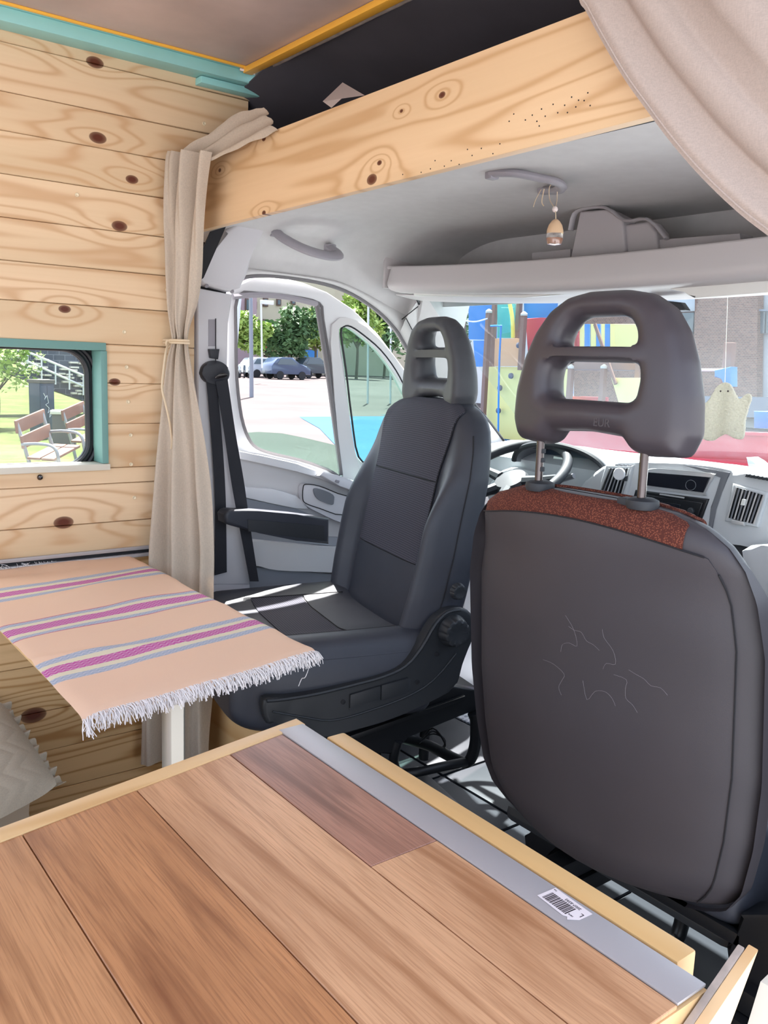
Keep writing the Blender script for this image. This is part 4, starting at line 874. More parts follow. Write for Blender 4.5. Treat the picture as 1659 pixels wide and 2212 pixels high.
# ---------------- driver seat, swivelled to face the table
TH = radians(167.5)
ds = empty('driver_seat', (-.452, 1.452, .10), TH, 'driver seat swivelled to face backwards, dashed fabric centre and one armrest', 'seat')
B = Seat(ds, .17, .13, .055); B.shell('leather')
hi = lambda x: B.ztop(x)-.001
FW = lambda z: .172+.018*sstep(.82, .95, z)
def insert(nm, m, z0, z1, off=.002):
    def f(u, v): z = z0+(z1-z0)*v; w_ = min(FW(z), .97*wz(z)); return B.pt(-w_+2*w_*u, z, 1, off)
    bm = surf(nb(), f, 40, 24); bm.normal_update(); bmesh.ops.solidify(bm, geom=list(bm.faces), thickness=.003); obj(nm, bm, m, ds, local=True, ang=60)
insert('upper_insert', 'weave', .816, 1.004); insert('middle_insert', 'weave', .615, .812); insert('lower_insert', 'leather', .43, .612)
B.patch('top_insert_back', 'weave', -.19, .19, lambda x: B.ztop(x)-.05, lambda x: B.ztop(x)-.001, -1, .002, 30, 8)
for sx in (-1, 1):
    B.seam([(sx*(min(FW(z), .97*wz(z))+.001), z) for z in [.43+.02*i for i in range(28)]], 1, .0014, .003)
    B.seam([(sx*wz(z)*.985, z) for z in [.45+.02*i for i in range(25)]], 1, .0014, .004)
B.seam([(-.172+.0172*i, .814) for i in range(21)], 1, .0012, .003); B.seam([(-.172+.0172*i, .613) for i in range(21)], 1, .0012, .003)
headrest(ds, .992, -.04, .17, 'hrest_d', .072, sx=.9, sz=.95)
for x in (-.09, .09): obj('post', tube(nb(), [V((x, -.045, .95)), V((x, -.05, 1.05))], .006, 10), 'chrome', ds, local=True)
top = cushion(ds, 'leather', .26, .46, .10, .58, .285)
def cpatch(name, m, x0, x1, y0, y1, off=.003):
    bm = surf(nb(), lambda u, v: top(x0+(x1-x0)*u, y0+(y1-y0)*v, off), 20, 16); fs = list(bm.faces); bm.normal_update(); bmesh.ops.solidify(bm, geom=fs, thickness=.004); obj(name, bm, m, ds, local=True, ang=60)
cpatch('rear_insert', 'leather', -.165, .165, .17, .275); cpatch('front_insert', 'weave', -.165, .165, .28, .42)
for sx in (-1, 1): obj('seam', tube(nb(), [top(sx*.167, .16+i*.02, .003) for i in range(15)], .0015, 6), 'seam', ds, local=True)
obj('seam', tube(nb(), [top(-.15+.015*i, .278, .004) for i in range(21)], .0015, 6), 'seam', ds, local=True)
obj('piping', tube(nb(), [top(-.272*(1-.1*((y-.1)/.48)**2), y, -.004) for y in [.13+.018*i for i in range(22)]], .002, 6), 'leather', ds, local=True)
# side valance, knobs and buttons on the side towards the middle of the van
MD = WM[ds]; LX = (MD.to_3x3() @ V((1, 0, 0))); PN = lambda lx: (MD @ V((lx, 0, 0)), LX)
c7 = lambda L: [(450+a/2.37, 1200+b/2.37) for a, b in L]
def dpoly(L, lx): return [at(a, b, pl=PN(lx)) for a, b in L]
bm = nb(); prism(bm, dpoly(c7(smoothloop([(285, 740), (400, 728), (560, 700), (740, 655), (900, 610), (1000, 560), (1080, 470), (1150, 350), (1215, 285), (1290, 268), (1350, 300), (1365, 390), (1330, 480), (1300, 560), (1275, 650), (1230, 700), (1050, 790), (900, 850), (760, 890), (620, 925), (480, 920), (420, 870), (370, 850), (300, 862)], 3)), -.292), LX*.03, .008, 3)
obj('side_valance', bm, 'seatpl', ds)
bm = nb(); tube(bm, spline(dpoly(c7([(300, 745), (400, 735), (560, 708), (740, 664), (900, 620), (1010, 566), (1090, 475), (1165, 350), (1225, 292), (1290, 278)]), -.294), 3), .004, 6); obj('valance_ridge', bm, 'seatpl', ds)
bm = nb(); tube(bm, spline(dpoly(c7([(330, 800), (500, 830), (620, 845), (760, 815), (1000, 730), (1150, 640), (1270, 500)]), -.2935), 3), .0022, 6); obj('valance_ridge', bm, 'seatpl', ds)
bm = nb(); prism(bm, dpoly(c7([(722, 740), (735, 716), (1020, 628), (1036, 632), (1034, 690), (1000, 712), (722, 792)]), -.294), LX*.01, .001); obj('button_recess', bm, 'dashdk', ds)
for L in ([(728, 715), (882, 668), (880, 735), (726, 783)], [(888, 666), (1024, 628), (1022, 692), (886, 742)]):
    bm = nb(); prism(bm, dpoly(c7(L), -.299), LX*.008, .0015); obj('side_button', bm, 'seatpl', ds)
for c in ((690, 750), (1070, 648), (1170, 505)):
    bm = nb(); lathe(bm, [(.0055, 0), (.0055, .0012), (.004, .0016), (0, .0016)], dpoly(c7([c]), -.2925)[0], -LX, 14); obj('valance_hole', bm, 'black', ds)
def knob(c, r, n):
    bm = nb(); o_ = at(c[0], c[1], pl=PN(-.295)); ax = -LX; s, u = frameof(ax); rings = []
    for (k, h) in ((1.12, 0), (1.05, .008), (.97, .02), (.93, .026), (.8, .028), (.55, .026), (.01, .0255)):
        ring = []
        for i in range(n*8):
            t = 2*pi*i/(n*8); f = 1 if h < .005 or h > .0255 and k < .6 else 1-.09*max(0, cos(t*n))**2
            ring.append(bm.verts.new(o_+ax*h*r/.034+(s*cos(t)+u*sin(t))*r*k*f))
        rings.append(ring)
    N = n*8
    for a_, b_ in zip(rings, rings[1:]):
        for i in range(N): bm.faces.new([a_[i], a_[(i+1) % N], b_[(i+1) % N], b_[i]])
    bm.faces.new(rings[-1]); bm.faces.new(rings[0]); obj('knob', bm, 'seatpl', ds)
knob((978, 1362), .034, 10); knob((988, 1277), .018, 9)
# armrest on the wall side
ar = [at(487, 1108, x=-.80), at(700, 1132, x=-.78)]
bm = nb(); q = poly([(486, 1112), (492, 1104), (500, 1101), (560, 1104), (640, 1111), (712, 1120), (712, 1176), (640, 1168), (560, 1152), (500, 1136), (488, 1130)], x=-.79); prism(bm, q, (-.05, 0, 0), .010, 3); obj('armrest', bm, 'leather', ds)
bm = nb(); prism(bm, poly([(535, 1122), (700, 1136), (700, 1168), (537, 1148)], x=-.788), (.0, 0, 0.0001) if False else (-.004, 0, 0), .001); obj('armrest_side_panel', bm, 'dashdk', ds)
# seat base: swivel plate, rails, tube frame
def near(L, lx): return [at(a, b, pl=PN(lx)) for a, b in L]
bm = nb(); prism(bm, near([(640, 1590), (720, 1566), (860, 1525), (980, 1482), (1035, 1492), (1045, 1510), (1038, 1530), (960, 1560), (880, 1590), (850, 1630), (800, 1625), (740, 1612)], -.20), LX*.03, .004); obj('rail', bm, 'bmetal', ds)
bm = nb(); prism(bm, near([(690, 1580), (980, 1486), (1040, 1492), (1000, 1506), (760, 1600)], -.17), LX*.34, .002); obj('swivel_plate', bm, 'bmetal', ds)
bm = nb(); prism(bm, near([(740, 1590), (1000, 1500), (1002, 1508), (745, 1602)], -.205), -LX*.012, .002); obj('rail', bm, 'bmetal', ds)
rp = near([(740, 1600), (1000, 1512)], .15); bm = nb(); box(bm, (0, 0, 0), (.03, (rp[1]-rp[0]).length, .03), .003); bm.transform(Matrix.Translation(MD @ V((.15, -.12, .24)))@MD.to_3x3().to_4x4()); obj('rail', bm, 'bmetal', ds)
for c in ((795, 1590), (1030, 1492)):
    bm = nb(); lathe(bm, [(.006, 0), (.006, .004), (0, .005)], at(c[0], c[1], pl=PN(-.19))+V((0, 0, .0)), (0, 0, 1), 10); obj('bolt', bm, 'bmetal', ds)
tb = [at(1022, 1540, pl=PN(-.20)), at(1028, 1560, pl=PN(-.20)), at(1026, 1610, pl=PN(-.19)), at(1012, 1645, pl=PN(-.17)), at(985, 1640, pl=PN(-.12)), at(930, 1612, pl=PN(0)), at(890, 1600, pl=PN(.08)), at(850, 1590, pl=PN(.18))]
obj('frame_tube', tube(nb(), spline(tb, 5), .015, 12), 'bmetal', ds)
tb = [at(860, 1600, pl=PN(-.20)), at(850, 1640, pl=PN(-.19)), at(862, 1668, pl=PN(-.17)), at(900, 1668, pl=PN(-.19)), at(960, 1655, pl=PN(-.19)), at(1012, 1645, pl=PN(-.17))]
obj('frame_tube', tube(nb(), spline(tb, 5), .012, 12), 'bmetal', ds)
for k_ in range(3): obj('cable', tube(nb(), spline([at(905, 1605, pl=PN(-.1+.03*k_)), at(935, 1585-6*k_, pl=PN(-.08)), at(962, 1600+4*k_, pl=PN(-.06)), at(950, 1625-5*k_, pl=PN(-.05))], 5), .0025, 6), 'bmetal', ds)
bm = box(nb(), (-.16, -.10, -.10+.0045), (.16, .20, -.085), .004); obj('base_plate', bm, 'bmetal', ds, local=True)
for sx, sy in ((-.17, -.12), (.17, -.12), (-.17, .20), (.17, .20)):
    if sx > 0 or sy > 0: obj('base_leg', tube(nb(), [V((sx, sy, -.07)), V((sx, sy, .20))], .016, 10), 'bmetal', ds, local=True)
# plywood box in front of the swivelled seat
bm = nb(); prism(bm, poly([(452, 1486), (478, 1496), (500, 1512), (520, 1536), (548, 1556), (585, 1572), (585, 1780), (440, 1780), (440, 1486)], y=1.0), (0, .015, 0), .001)
bx_ = tag(obj('plywood_panel', bm, 'ply', None, loc=at(500, 1560, y=1.0)), 'curved plywood panel standing in front of the swivelled driver seat', 'panel')
bm = nb(); tube(bm, spline(poly([(452, 1484), (478, 1494), (500, 1510), (520, 1534), (548, 1554), (590, 1571)], y=.998), 3), .006, 8); obj('edge_trim', bm, 'rubber', bx_)
bm = nb(); prism(bm, poly([(470, 1478), (520, 1496), (560, 1510), (566, 1560), (530, 1540), (500, 1508)], y=1.03), (0, .02, 0), .002)
gr = tag(obj('tray_insert', bm, 'dash', None, loc=at(520, 1510, y=1.03)), 'pale ribbed plastic tray between plywood and driver seat', 'tray')
for i in range(6): obj('tray_rib', prism(nb(), poly([(482+i*12, 1486+i*5), (485+i*12, 1487+i*5), (485+i*12, 1502+i*6), (482+i*12, 1501+i*6)], y=1.028), (0, .003, 0)), 'seatpl', gr)

# ================================================================== TABLE AND CLOTH
TZ = .675
rt = radians(8.5)
tbl = empty('dining_table', (-.38, .60, 0), 0, 'narrow wall mounted table on one aluminium leg, under a striped cloth', 'table')
def tw(lx, ly, z=0):  # table frame, lx along the length (0 at the near end), ly across
    return V((.065+lx-.17*ly, .388+ly, z))
def tpts(L, z): return [tw(a, b, z) for a, b in L]
prt = [(-.925, .012), (-.87, .42), (-.04, .425), (-.018, .41), (-.01, .38), (-.01, .04), (-.02, .02), (-.05, .010)]
bm = nb(); prism(bm, tpts(prt, TZ-.022), (0, 0, .018), .003); obj('tabletop', bm, 'ply', tbl)
lg = V((.006, .548, 0))
Ls = [(-.020, -.013), (-.020, .013), (-.013, .019), (.013, .019), (.020, .013), (.020, -.013), (.013, -.019), (-.013, -.019)]
bm = nb(); prism(bm, [lg+V((a*.8, b*.8, .006)) for a, b in Ls], (0, 0, TZ-.03), .002); obj('leg', bm, 'alu_leg', tbl)
bm = nb(); prism(bm, [lg+V((a*1.25, b*1.25, TZ-.032)) for a, b in Ls], (0, 0, .009), .002); obj('leg_bracket', bm, 'alu', tbl)
bm = nb(); lathe(bm, [(.07, 0), (.07, .006), (.03, .012)], lg+V((0, 0, .0045)), n=28); obj('leg_foot', bm, 'alu', tbl)
# wall rail
wr = empty('table_rail', (WX+.01, .4, .686), 0, 'aluminium rail on the pine wall at the far end of the table', 'rail')
bm = nb(); box(bm, (WX+.001, -.5, .690), (WX+.010, .90, .699), .001); box(bm, (WX+.001, -.5, .672), (WX+.013, .90, .681), .001); obj('rail_profile', bm, 'alu', wr)
obj('rail_slot', box(nb(), (WX+.0005, -.5, .6812), (WX+.004, .90, .6898)), 'black', wr, False)
# cloth
tc = empty('tablecloth', tw(0, 0, TZ-.003), 0, 'peach fringed cloth with pink and blue woven stripes on the narrow table', 'tablecloth')
def cl(u, v):
    lx = -.905+.915*u; ly = -.004+.437*v + .006*sin(lx*7+1)*(v-.5)
    z = 0.0052+.0035*noise.noise(V((lx*9, ly*6, 1)))+.004*max(0, noise.noise(V((lx*16+ly*6, ly*5, 3))))+.004*exp(-((lx+.55+ly*.3)/.03)**2)*sin(v*pi)+.003*exp(-((lx+.20-.3*(ly-.2))/.014)**2)*(v < .6)
    if lx > -.008: z -= ((lx+.008)/.018)**2*.006
    if ly < .02: z -= ((.02-ly)/.03)**2*.006
    if ly > .415: z -= ((ly-.415)/.03)**2*.01
    
    return V((lx-.17*ly, ly, z))
bm = surf(nb(), cl, 150, 70, .0012); obj('woven_cloth', bm, 'cloth', tc, local=True, ang=80)
def fringe(lx, sgn, n, L, zb):
    bm = nb(); rnd = random.Random(5)
    for i in range(n):
        v = (i+rnd.random())/n; p = cl(1 if sgn > 0 else 0, v); a = rnd.uniform(-.8, .8); l = L*rnd.uniform(.6, 1.1); q = [p+V((-sgn*.006, 0, .002))]
        d = V((sgn*.75, a*.5, .5 if rnd.random() < .4 else .1)).normalized()
        for j in range(1, 6):
            d = (d+V((rnd.uniform(-.25, .25), rnd.uniform(-.35, .35), -.42 if sgn > 0 else -.12))).normalized(); q.append(q[-1]+d*l/5)
            if sgn < 0 and q[-1].z < -.002: q[-1].z = -.002+.004*rnd.random()
        tube(bm, q, .0007, 3)
    return tag(obj('fringe', bm, 'fringe', tc, local=True), kind='stuff')
fringe(0, 1, 760, .032, 0); fringe(-.93, -1, 260, .028, 0)
bm = nb(); p = at(668, 1415, z=.672); tube(bm, spline([p, at(669, 1435, z=.655), at(660, 1462, z=.64), at(652, 1466, z=.634), at(645, 1482, z=.628)], 5), .0007, 5); obj('loose_thread', bm, 'fringe', tc)

# ================================================================== WORKTOP (foreground)
HZ = .72
wt = empty('worktop', (.6, .2, HZ), 0, 'walnut laminate plank worktop with pine edging in the foreground', 'worktop')
ew = lambda y: .337+(.551-y)*.19
core = [V((ew(.575), .575, HZ-.030)), V((.935, .575, HZ-.030)), V((.935, -.35, HZ-.030)), V((ew(-.35), -.35, HZ-.030))]
obj('core_board', prism(nb(), core, (0, 0, .026)), 'ply', wt, False)
bm = nb(); prism(bm, [V((ew(.5755)-.0, .5755, HZ-.03)), V((ew(.5755)+.022, .5755, HZ-.03)), V((ew(-.35)+.030, -.35, HZ-.03)), V((ew(-.35)-.0, -.35, HZ-.03))], (0, 0, .0315), .0015); obj('edging', bm, 'pine_edge', wt)
ed = lambda y: ew(y)+(.022+(.5755-y)*.008)+.0008
rows = [(.331, .4545), (.2065, .3305), (.082, .206), (-.043, .0815), (-.168, -.0435), (-.35, -.1685)]
G = .0004
def lam(y0, y1, x0, x1, m):
    a = [V((x0 if x0 else ed(y0), y0+G, HZ-.004)), V((x0 if x0 else ed(y1), y1-G, HZ-.004)), V((x1, y1-G, HZ-.004)), V((x1, y0+G, HZ-.004))]
    obj('laminate_plank', prism(nb(), a, (0, 0, .0042), .0006, 1), m, wt)
lam(.455, .5365, None, .660, 'lamA'); lam(.455, .5365, .6608, .934, 'lamB')
for (y0, y1), m in zip(rows, ('lamB', 'lamD', 'lamC', 'lamB', 'lamD', 'lamC')): lam(y0, y1, None, .934, m)
bm = box(nb(), (.352, .537, HZ-.001), (.934, .5735, HZ+.0016), .0006); als = obj('metal_strip', bm, 'alu', wt)
# barcode sticker on the strip
a = at(1200, 1918, z=HZ+.002); b = at(1280, 1975, z=HZ+.002); c = at(1160, 1938, z=HZ+.002)
ex = (b-a).normalized(); ey = V((-ex.y, ex.x, 0)); L_ = (b-a).length; H_ = abs((c-a).dot(ey)); H_ = .0245
O_ = a+V((0, 0, 0)); sk = nb()
def sp(x, y, h=0): return O_+ex*x-ey*y+V((0, 0, h))
def quad(x0, y0, x1, y1, mi, h): prism(sk, [sp(x0, y0, h), sp(x1, y0, h), sp(x1, y1, h), sp(x0, y1, h)], (0, 0, .00015), mi=mi)
prism(sk, [sp(0, 0), sp(L_, 0), sp(L_, .016), sp(L_-.006, H_), sp(L_-.009, H_-.003), sp(L_-.012, H_-.001), sp(0, H_-.002)], (0, 0, .0002))
x = .004; rb = random.Random(3)
while x < .032:
    w_ = rb.choice((.0005, .0009, .0013)); quad(x, .0075, x+w_, .0205, 1, .0002); x += w_+rb.choice((.0006, .0009))
def stext(s, size, x, y, rot=pi):
    me = text('t', s, size, Matrix.Identity(4), 'ink', None, .00008); cx, sx_ = cos(rot), sin(rot); X = ex*cx+ey*sx_; Y = -ex*sx_+ey*cx
    me.transform(MX(sp(x, y, .00035), X, Y, (0, 0, 1))); n0 = len(sk.faces); sk.from_mesh(me); sk.faces.ensure_lookup_table()
    for f in list(sk.faces)[n0:]: f.material_index = 1
stext('L', .0075, .041, .010); stext('2007-8393', .0042, .026, .0045); stext('cere', .003, .036, .018); stext('1m', .003, .003, .003)
obj('barcode_sticker', sk, ['sticker', 'ink'], als, False)
# pine batten beyond the strip, end panel
tag(obj('pine_batten', box(nb(), (.402, .5765, HZ-.028), (.907, .603, HZ+.002), .0035), 'pine_batten', None, loc=(.65, .59, HZ-.028)), 'long pine batten fixed along the far edge of the worktop', 'batten')
ep = empty('end_panel', (.95, .3, .3), 0, 'upright plywood end panel at the bottom right corner of the worktop', 'panel')
EP = [(.61, .742), (.53, .696), (.35, .592), (.30, .30), (.36, .31)]
obj('inner_ply', prism(nb(), [V((.9365, a, b)) for a, b in EP], (.006, 0, 0), .0008), 'clearpl', ep)
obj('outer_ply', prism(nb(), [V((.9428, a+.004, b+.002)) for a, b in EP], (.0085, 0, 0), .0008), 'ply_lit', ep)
tag(obj('trim_6', prism(nb(), [at(a, b, x=1.0) for a, b in ((1606, 2230), (1640, 2118), (1720, 2040), (1720, 2230))], (.03, 0, 0), .003), 'sill', None), kind='structure', label='cream trim edge in the bottom right corner')
# cabinet under the worktop
kc = empty('kitchen_cabinet', (.65, .1, 0), 0, 'pale plywood cabinet carrying the walnut worktop', 'cabinet')
for nm, a, b in (('side_panel', (.42, -.3, .006), (.435, .54, HZ-.032)), ('front_panel', (.436, .53, .006), (.93, .545, HZ-.032)), ('base_panel', (.436, -.3, .006), (.93, .529, .03)), ('side_panel', (.915, -.3, .031), (.93, .529, HZ-.032))): obj(nm, box(nb(), a, b, .001), 'ply', kc)

# ================================================================== CURTAINS, CUSHION, PAPER
ct = empty('curtain', (-.80, .93, .08), 0, 'tied beige linen curtain hanging beside the pine wall', 'curtain')
rowsC = [(330, 372, 462), (352, 366, 458), (420, 363, 448), (480, 364, 442), (540, 366, 438), (600, 365, 434), (660, 366, 426), (705, 370, 412), (728, 371, 406), (745, 370, 407), (775, 362, 412), (850, 352, 428), (940, 344, 444), (1060, 335, 458), (1180, 326, 466), (1260, 322, 464), (1400, 316, 460), (1520, 308, 456), (1645, 304, 452)]
cl_L = spline([at(l, y_, x=-.845) for y_, l, r in rowsC], 5); cl_R = spline([at(r, y_, y=.955) for y_, l, r in rowsC], 5); NC = len(cl_L)-1
def ctf(u, v):
    i = int(round(v*NC)); a, b = cl_L[i], cl_R[i]; d = b-a; n = V((d.y, -d.x, 0)).normalized(); w = d.length
    z = a.lerp(b, u).z; loose = sstep(.2, 1.2, abs(z-1.22)*2.2)
    am = .010+.012*loose
    f = sin(u*pi*5+.8*noise.noise(V((z*2.3, 0, 1)))*3)*am + .35*am*sin(u*pi*11+z*4) + .004*noise.noise(V((u*6, z*7, 4)))
    p = a.lerp(b, u)+n*(f+.016*sin(u*pi)); return p
bm = surf(nb(), ctf, 90, NC, .0012); obj('cloth', bm, 'linen', ct, ang=80)
# folded end laid over the header board
fa = spline([at(374, 362, x=-.85), at(425, 316, y=.97), at(475, 290, y=1.0), at(515, 258, y=1.03), at(552, 244, y=1.05), at(578, 238, y=1.06)], 5)
fb = spline([at(368, 420, x=-.83), at(425, 385, y=.955), at(466, 352, y=.965), at(520, 326, y=.975), at(572, 300, y=.985), at(600, 284, y=.995)], 5); nf = len(fa)-1
bm = surf(nb(), lambda u, v: fa[int(round(u*nf))].lerp(fb[int(round(u*nf))], v)+V((0, -.009*sin(v*pi*4.5+u*3)-.008, .004*sin(v*13+u*2)+.004*noise.noise(V((u*8, v*8, 2))))), nf, 18, .0012); obj('curtain_fold', bm, 'linen', ct, ang=80)
tz = at(388, 737, y=.93)
loop = [at(366+43*.5*(1-cos(t)), 736+5*sin(t)*0, y=.945)+V((0, -.035*sin(t), 0)) for t in [pi*i/14 for i in range(15)]]
bm = nb(); tube(bm, loop, .003, 8); tube(bm, [p+V((.001, .0, -.006)) for p in loop], .003, 8); obj('tie_cord', bm, 'rope', ct)
kn = at(364, 742, x=-.835)
bm = nb(); tube(bm, spline([kn+V((0, .006*cos(t), .008*sin(t))) for t in [0, 1, 2, 3, 4, 5, 6]], 3), .003, 8); obj('tie_knot', bm, 'rope', ct)
bm = nb(); tube(bm, spline([kn]+[at(a, b, x=-.80) for a, b in ((358, 760), (353, 800), (350, 838), (357, 870), (366, 910), (371, 950), (370, 970))], 5), .0028, 8); obj('cord_tail', bm, 'rope', ct)
cr = empty('curtain', at(1500, 100, y=.93), 0, 'pinkish linen curtain pulled aside at the top right', 'curtain')
eL = spline([at(a, b, y=.955) for a, b in ((1235, -120), (1252, 0), (1268, 30), (1300, 90), (1350, 175), (1400, 245), (1455, 318), (1520, 392), (1600, 468), (1680, 530), (1760, 600))], 5); NR = len(eL)-1
def crf(u, v):
    a = eL[int(round(v*NR))]; t = u; p = a+V((.62*t, 0, .22*t+.12*t*(1-v)))
    ph = t*(21.0-5*v)*pi+.5+.7*sin(t*9); am = .011*min(1, .25+t*9)*(.7+.5*sin(t*23)); k = sin(ph)
    p.y += -am*(k*abs(k)**-.2 if k else 0)-.010*sin(t*31+v*2.5)*min(1, t*4) -.03*t; p.z += .004*sin(ph*1.7); return p
bm = surf(nb(), crf, 150, NR, .0013); obj('cloth', bm, 'linen_r', cr, ang=80)
bm = nb(); tube(bm, [crf(.006, v/60)+V((0, -.002, .001)) for v in range(61)], .0016, 6); obj('hem', bm, 'linen_r', cr)
# folded paper on top of the header board
pb = at(740, 215, y=1.03)
bm = nb(); A_ = [at(697, 219, y=1.012), at(740, 178, y=1.05), at(788, 206, y=1.012), at(738, 213, y=1.0)]
f1 = [bm.verts.new(p) for p in A_]; bm.faces.new([f1[0], f1[1], f1[3]]); bm.faces.new([f1[1], f1[2], f1[3]]); e_ = at(716, 233, y=1.0); v4 = bm.verts.new(e_); bm.faces.new([f1[0], f1[3], v4]); bmesh.ops.solidify(bm, geom=list(bm.faces), thickness=.0006)
tag(obj('folded_paper', bm, 'paper', None, False, loc=pb), 'small folded pink paper lying on the header board', 'paper')
# quilted cushion on the bench at lower left
cz = empty('quilted_cushion', (-.5, .3, .3), 0, 'beige quilted cushion with ruffled edge at the lower left', 'cushion')
pn = (V((-.42, .40, .42)), V((.62, .12, .78)).normalized())
q00, q10, q11, q01 = (at(a, b, pl=pn) for a, b in ((-330, 1540), (-5, 1522), (118, 1700), (-260, 1900)))
nrm = pn[1]
def cf(u, v):
    p = q00.lerp(q10, u).lerp(q01.lerp(q11, u), v); k = (1-(2*u-1)**6)*(1-(2*v-1)**6)
    ch = abs(((u*9+abs(((v*4) % 1)-.5)*2.2) % 1)-.5)*2
    return p+nrm*(.035*k*(.6+.4*sin(u*pi)*sin(v*pi))+.0025*(ch**.4)*k)
bm = surf(nb(), cf, 110, 80, .01); obj('quilted_cover', bm, 'cushion', cz, ang=70)
def ruf(u, v):
    p = q10.lerp(q11, u); d = (q11-q10).normalized(); o_ = d.cross(nrm); 
    if o_.dot(q10-q00) < 0: o_ = -o_
    return p+o_*(.024*v+.004*sin(u*40)*v)+nrm*(.007*sin(u*70)*v-.008*v)
bm = surf(nb(), ruf, 160, 6, .001); obj('ruffle', bm, 'cushion', cz, ang=80)
bn = empty('bench', (-.66, .1, 0), 0, 'low bench box with a taupe sheet under the quilted cushion', 'bench')
obj('bench_box', box(nb(), (-.872, -.5, .006), (-.42, .32, .22), .004), 'ply', bn); 
bm = surf(nb(), lambda u, v: V((-.87+.46*v, -.5+.97*u-.02*sin(v*9), .225+.15*(1-v)**1.5*(.5+.5*u)+.010*noise.noise(V((u*9, v*6, 0))))), 60, 40, .004); obj('sheet', bm, 'cushion_d', bn, ang=80)
# black jacket like cover far side between the seats
bm = surf(nb(), lambda u, v: V((-.62+.34*u, 2.06+.02*sin(u*9+v*4)+.10*v, .46-.44*v+.02*sin(u*13+v*5))), 30, 20, .01)
tag(obj('footwell_cover', bm, 'floorpl', None, loc=(-.45, 2.1, .02)), 'dark moulded cover under the dashboard behind the driver seat', 'cover')
# ================================================================== OUTSIDE
GZ = -.55
def gz(x): return GZ if x > -22 else GZ+(-22-x)/48*.55
gm = nb(); surf(gm, lambda u, v: V((60-u*200, -60+v*180, gz(60-u*200))), 100, 4)
tag(obj('ground', gm, 'plaza', None, False), kind='structure', label='pinkish paved plaza outside')
def patch_g(name, L, m, lab, h=.012, cat=None):
    P = [at(a, b, z=GZ+h) for a, b in L]; c = sum(P, V())/len(P)
    return tag(obj(name, prism(nb(), [V((p.x, p.y, GZ+.001)) for p in P], (0, 0, h)), m, None, False), kind='structure', label=lab)
patch_g('path_blue', [(592, 867), (700, 868), (1000, 870), (1200, 872), (1500, 960), (1300, 1200), (900, 1100), (735, 972), (690, 925), (640, 897)], 'bluefl', 'bright blue rubber playground paving')
patch_g('path_shadow', [(758, 862), (800, 845), (850, 838), (960, 838), (1040, 900), (870, 905), (765, 885)], 'shadowfl', 'shadow on the ground painted as a grey teal patch', .02)  # ground shadow put into the colour as a darker patch
tag(obj('reflector', box(nb(), (1.3, -12, GZ-.1), (14, 14, GZ+.02)), 'bounce_mat', None, False), kind='structure', label='pale concrete pavement added unseen beside the van to bounce sunlight inside')  # unseen slab, added so that sunlight bounces into the van
# lawn, paving strip for the left window
def lawn(u, v):
    x = -9.5-110*u; yl, yr = -8-.3*(-9.5-x), .43*(1.25-x); return V((x, yl+(yr-yl)*v, gz(x)+.015))
tag(obj('lawn', surf(nb(), lawn, 60, 6), 'grass', None, False), kind='structure', label='sunlit grass slope beyond the van side window')
pv = [V((-7, -3, 0)), V((-7, 4.6, 0)), V((-13, 7.6, 0)), V((-14.2, 6.2, 0)), V((-10.8, 3.2, 0)), V((-10.6, -3, 0))]
tag(obj('path_bench', prism(nb(), [V((p.x, p.y, GZ-.1)) for p in pv], (0, 0, .125)), 'pave', None, False), kind='structure', label='pale paving strip in front of the benches')
# utility cabinet
up_ = at(92, 945, z=GZ+.03); dist = (up_-CAM).length
uc = empty('utility_cabinet', (up_.x, up_.y, GZ), radians(28), 'dark green graffitied utility cabinet standing on the lawn', 'utility cabinet')
hgt = at(92, 822, x=up_.x).z-GZ
obj('body', box(nb(), (-.15, -.19, 0), (.15, .19, hgt-.05), .01), 'cab', uc, local=True)
obj('lid', box(nb(), (-.18, -.21, hgt-.05), (.18, .21, hgt+.02), .015), 'pave', uc, local=True)
for yy in (-.185, .003): obj('door', box(nb(), (.152, yy, .06), (.163, yy+.18, hgt-.10), .006), 'cab', uc, local=True)
gp = [(-.15, 1.0), (-.08, .92), (-.12, .86), (-.02, .95), (.03, .78), (-.08, .74), (.05, .66), (.0, .55), (.1, .62), (.06, .45), (.12, .5)]
obj('graffiti', tube(nb(), [V((.166, a*.7, b*hgt*.75+.05)) for a, b in gp], .006, 5), 'print', uc, local=True)
# benches
def bench(loc, rz, label):
    b = empty('park_bench', loc, rz, label, 'bench', 'wooden park benches outside the side window'); b.rotation_euler = (radians(11), 0, rz); b.scale = (1.0,)*3; WM[b] = Matrix.Translation(V(loc)) @ b.rotation_euler.to_matrix().to_4x4() 
    for i, z in enumerate((.56, .76)):
        bm = box(nb(), (-.26-.05*i, -.33, z), (-.225-.05*i, .33, z+.17), .01); obj('back_plank', bm, 'bench', b, local=True)
    for i in range(2): obj('seat_plank', box(nb(), (-.2+i*.2, -.33, .42), (-.02+i*.2, .33, .455), .008), 'bench', b, local=True)
    for s in (-.29, .29):
        obj('leg', tube(nb(), [V((-.30, s, .9)), V((-.21, s, .42)), V((-.16, s, 0))], .025, 8), 'benchm', b, local=True)
        obj('leg', tube(nb(), spline([V((-.25, s*1.1, .62)), V((0, s*1.1, .64)), V((.2, s*1.1, .60)), V((.24, s*1.1, .40)), V((.22, s*1.1, 0))], 4), .022, 8), 'benchm', b, local=True)
    return b
p1 = at(128, 1045, z=GZ+.03); bench((p1.x, p1.y, GZ+.03), radians(42), 'near wooden park bench below the utility cabinet')
p2 = at(208, 1000, z=GZ+.03); bench((p2.x, p2.y, GZ+.03), radians(42), 'further wooden park bench at the edge of the side window')
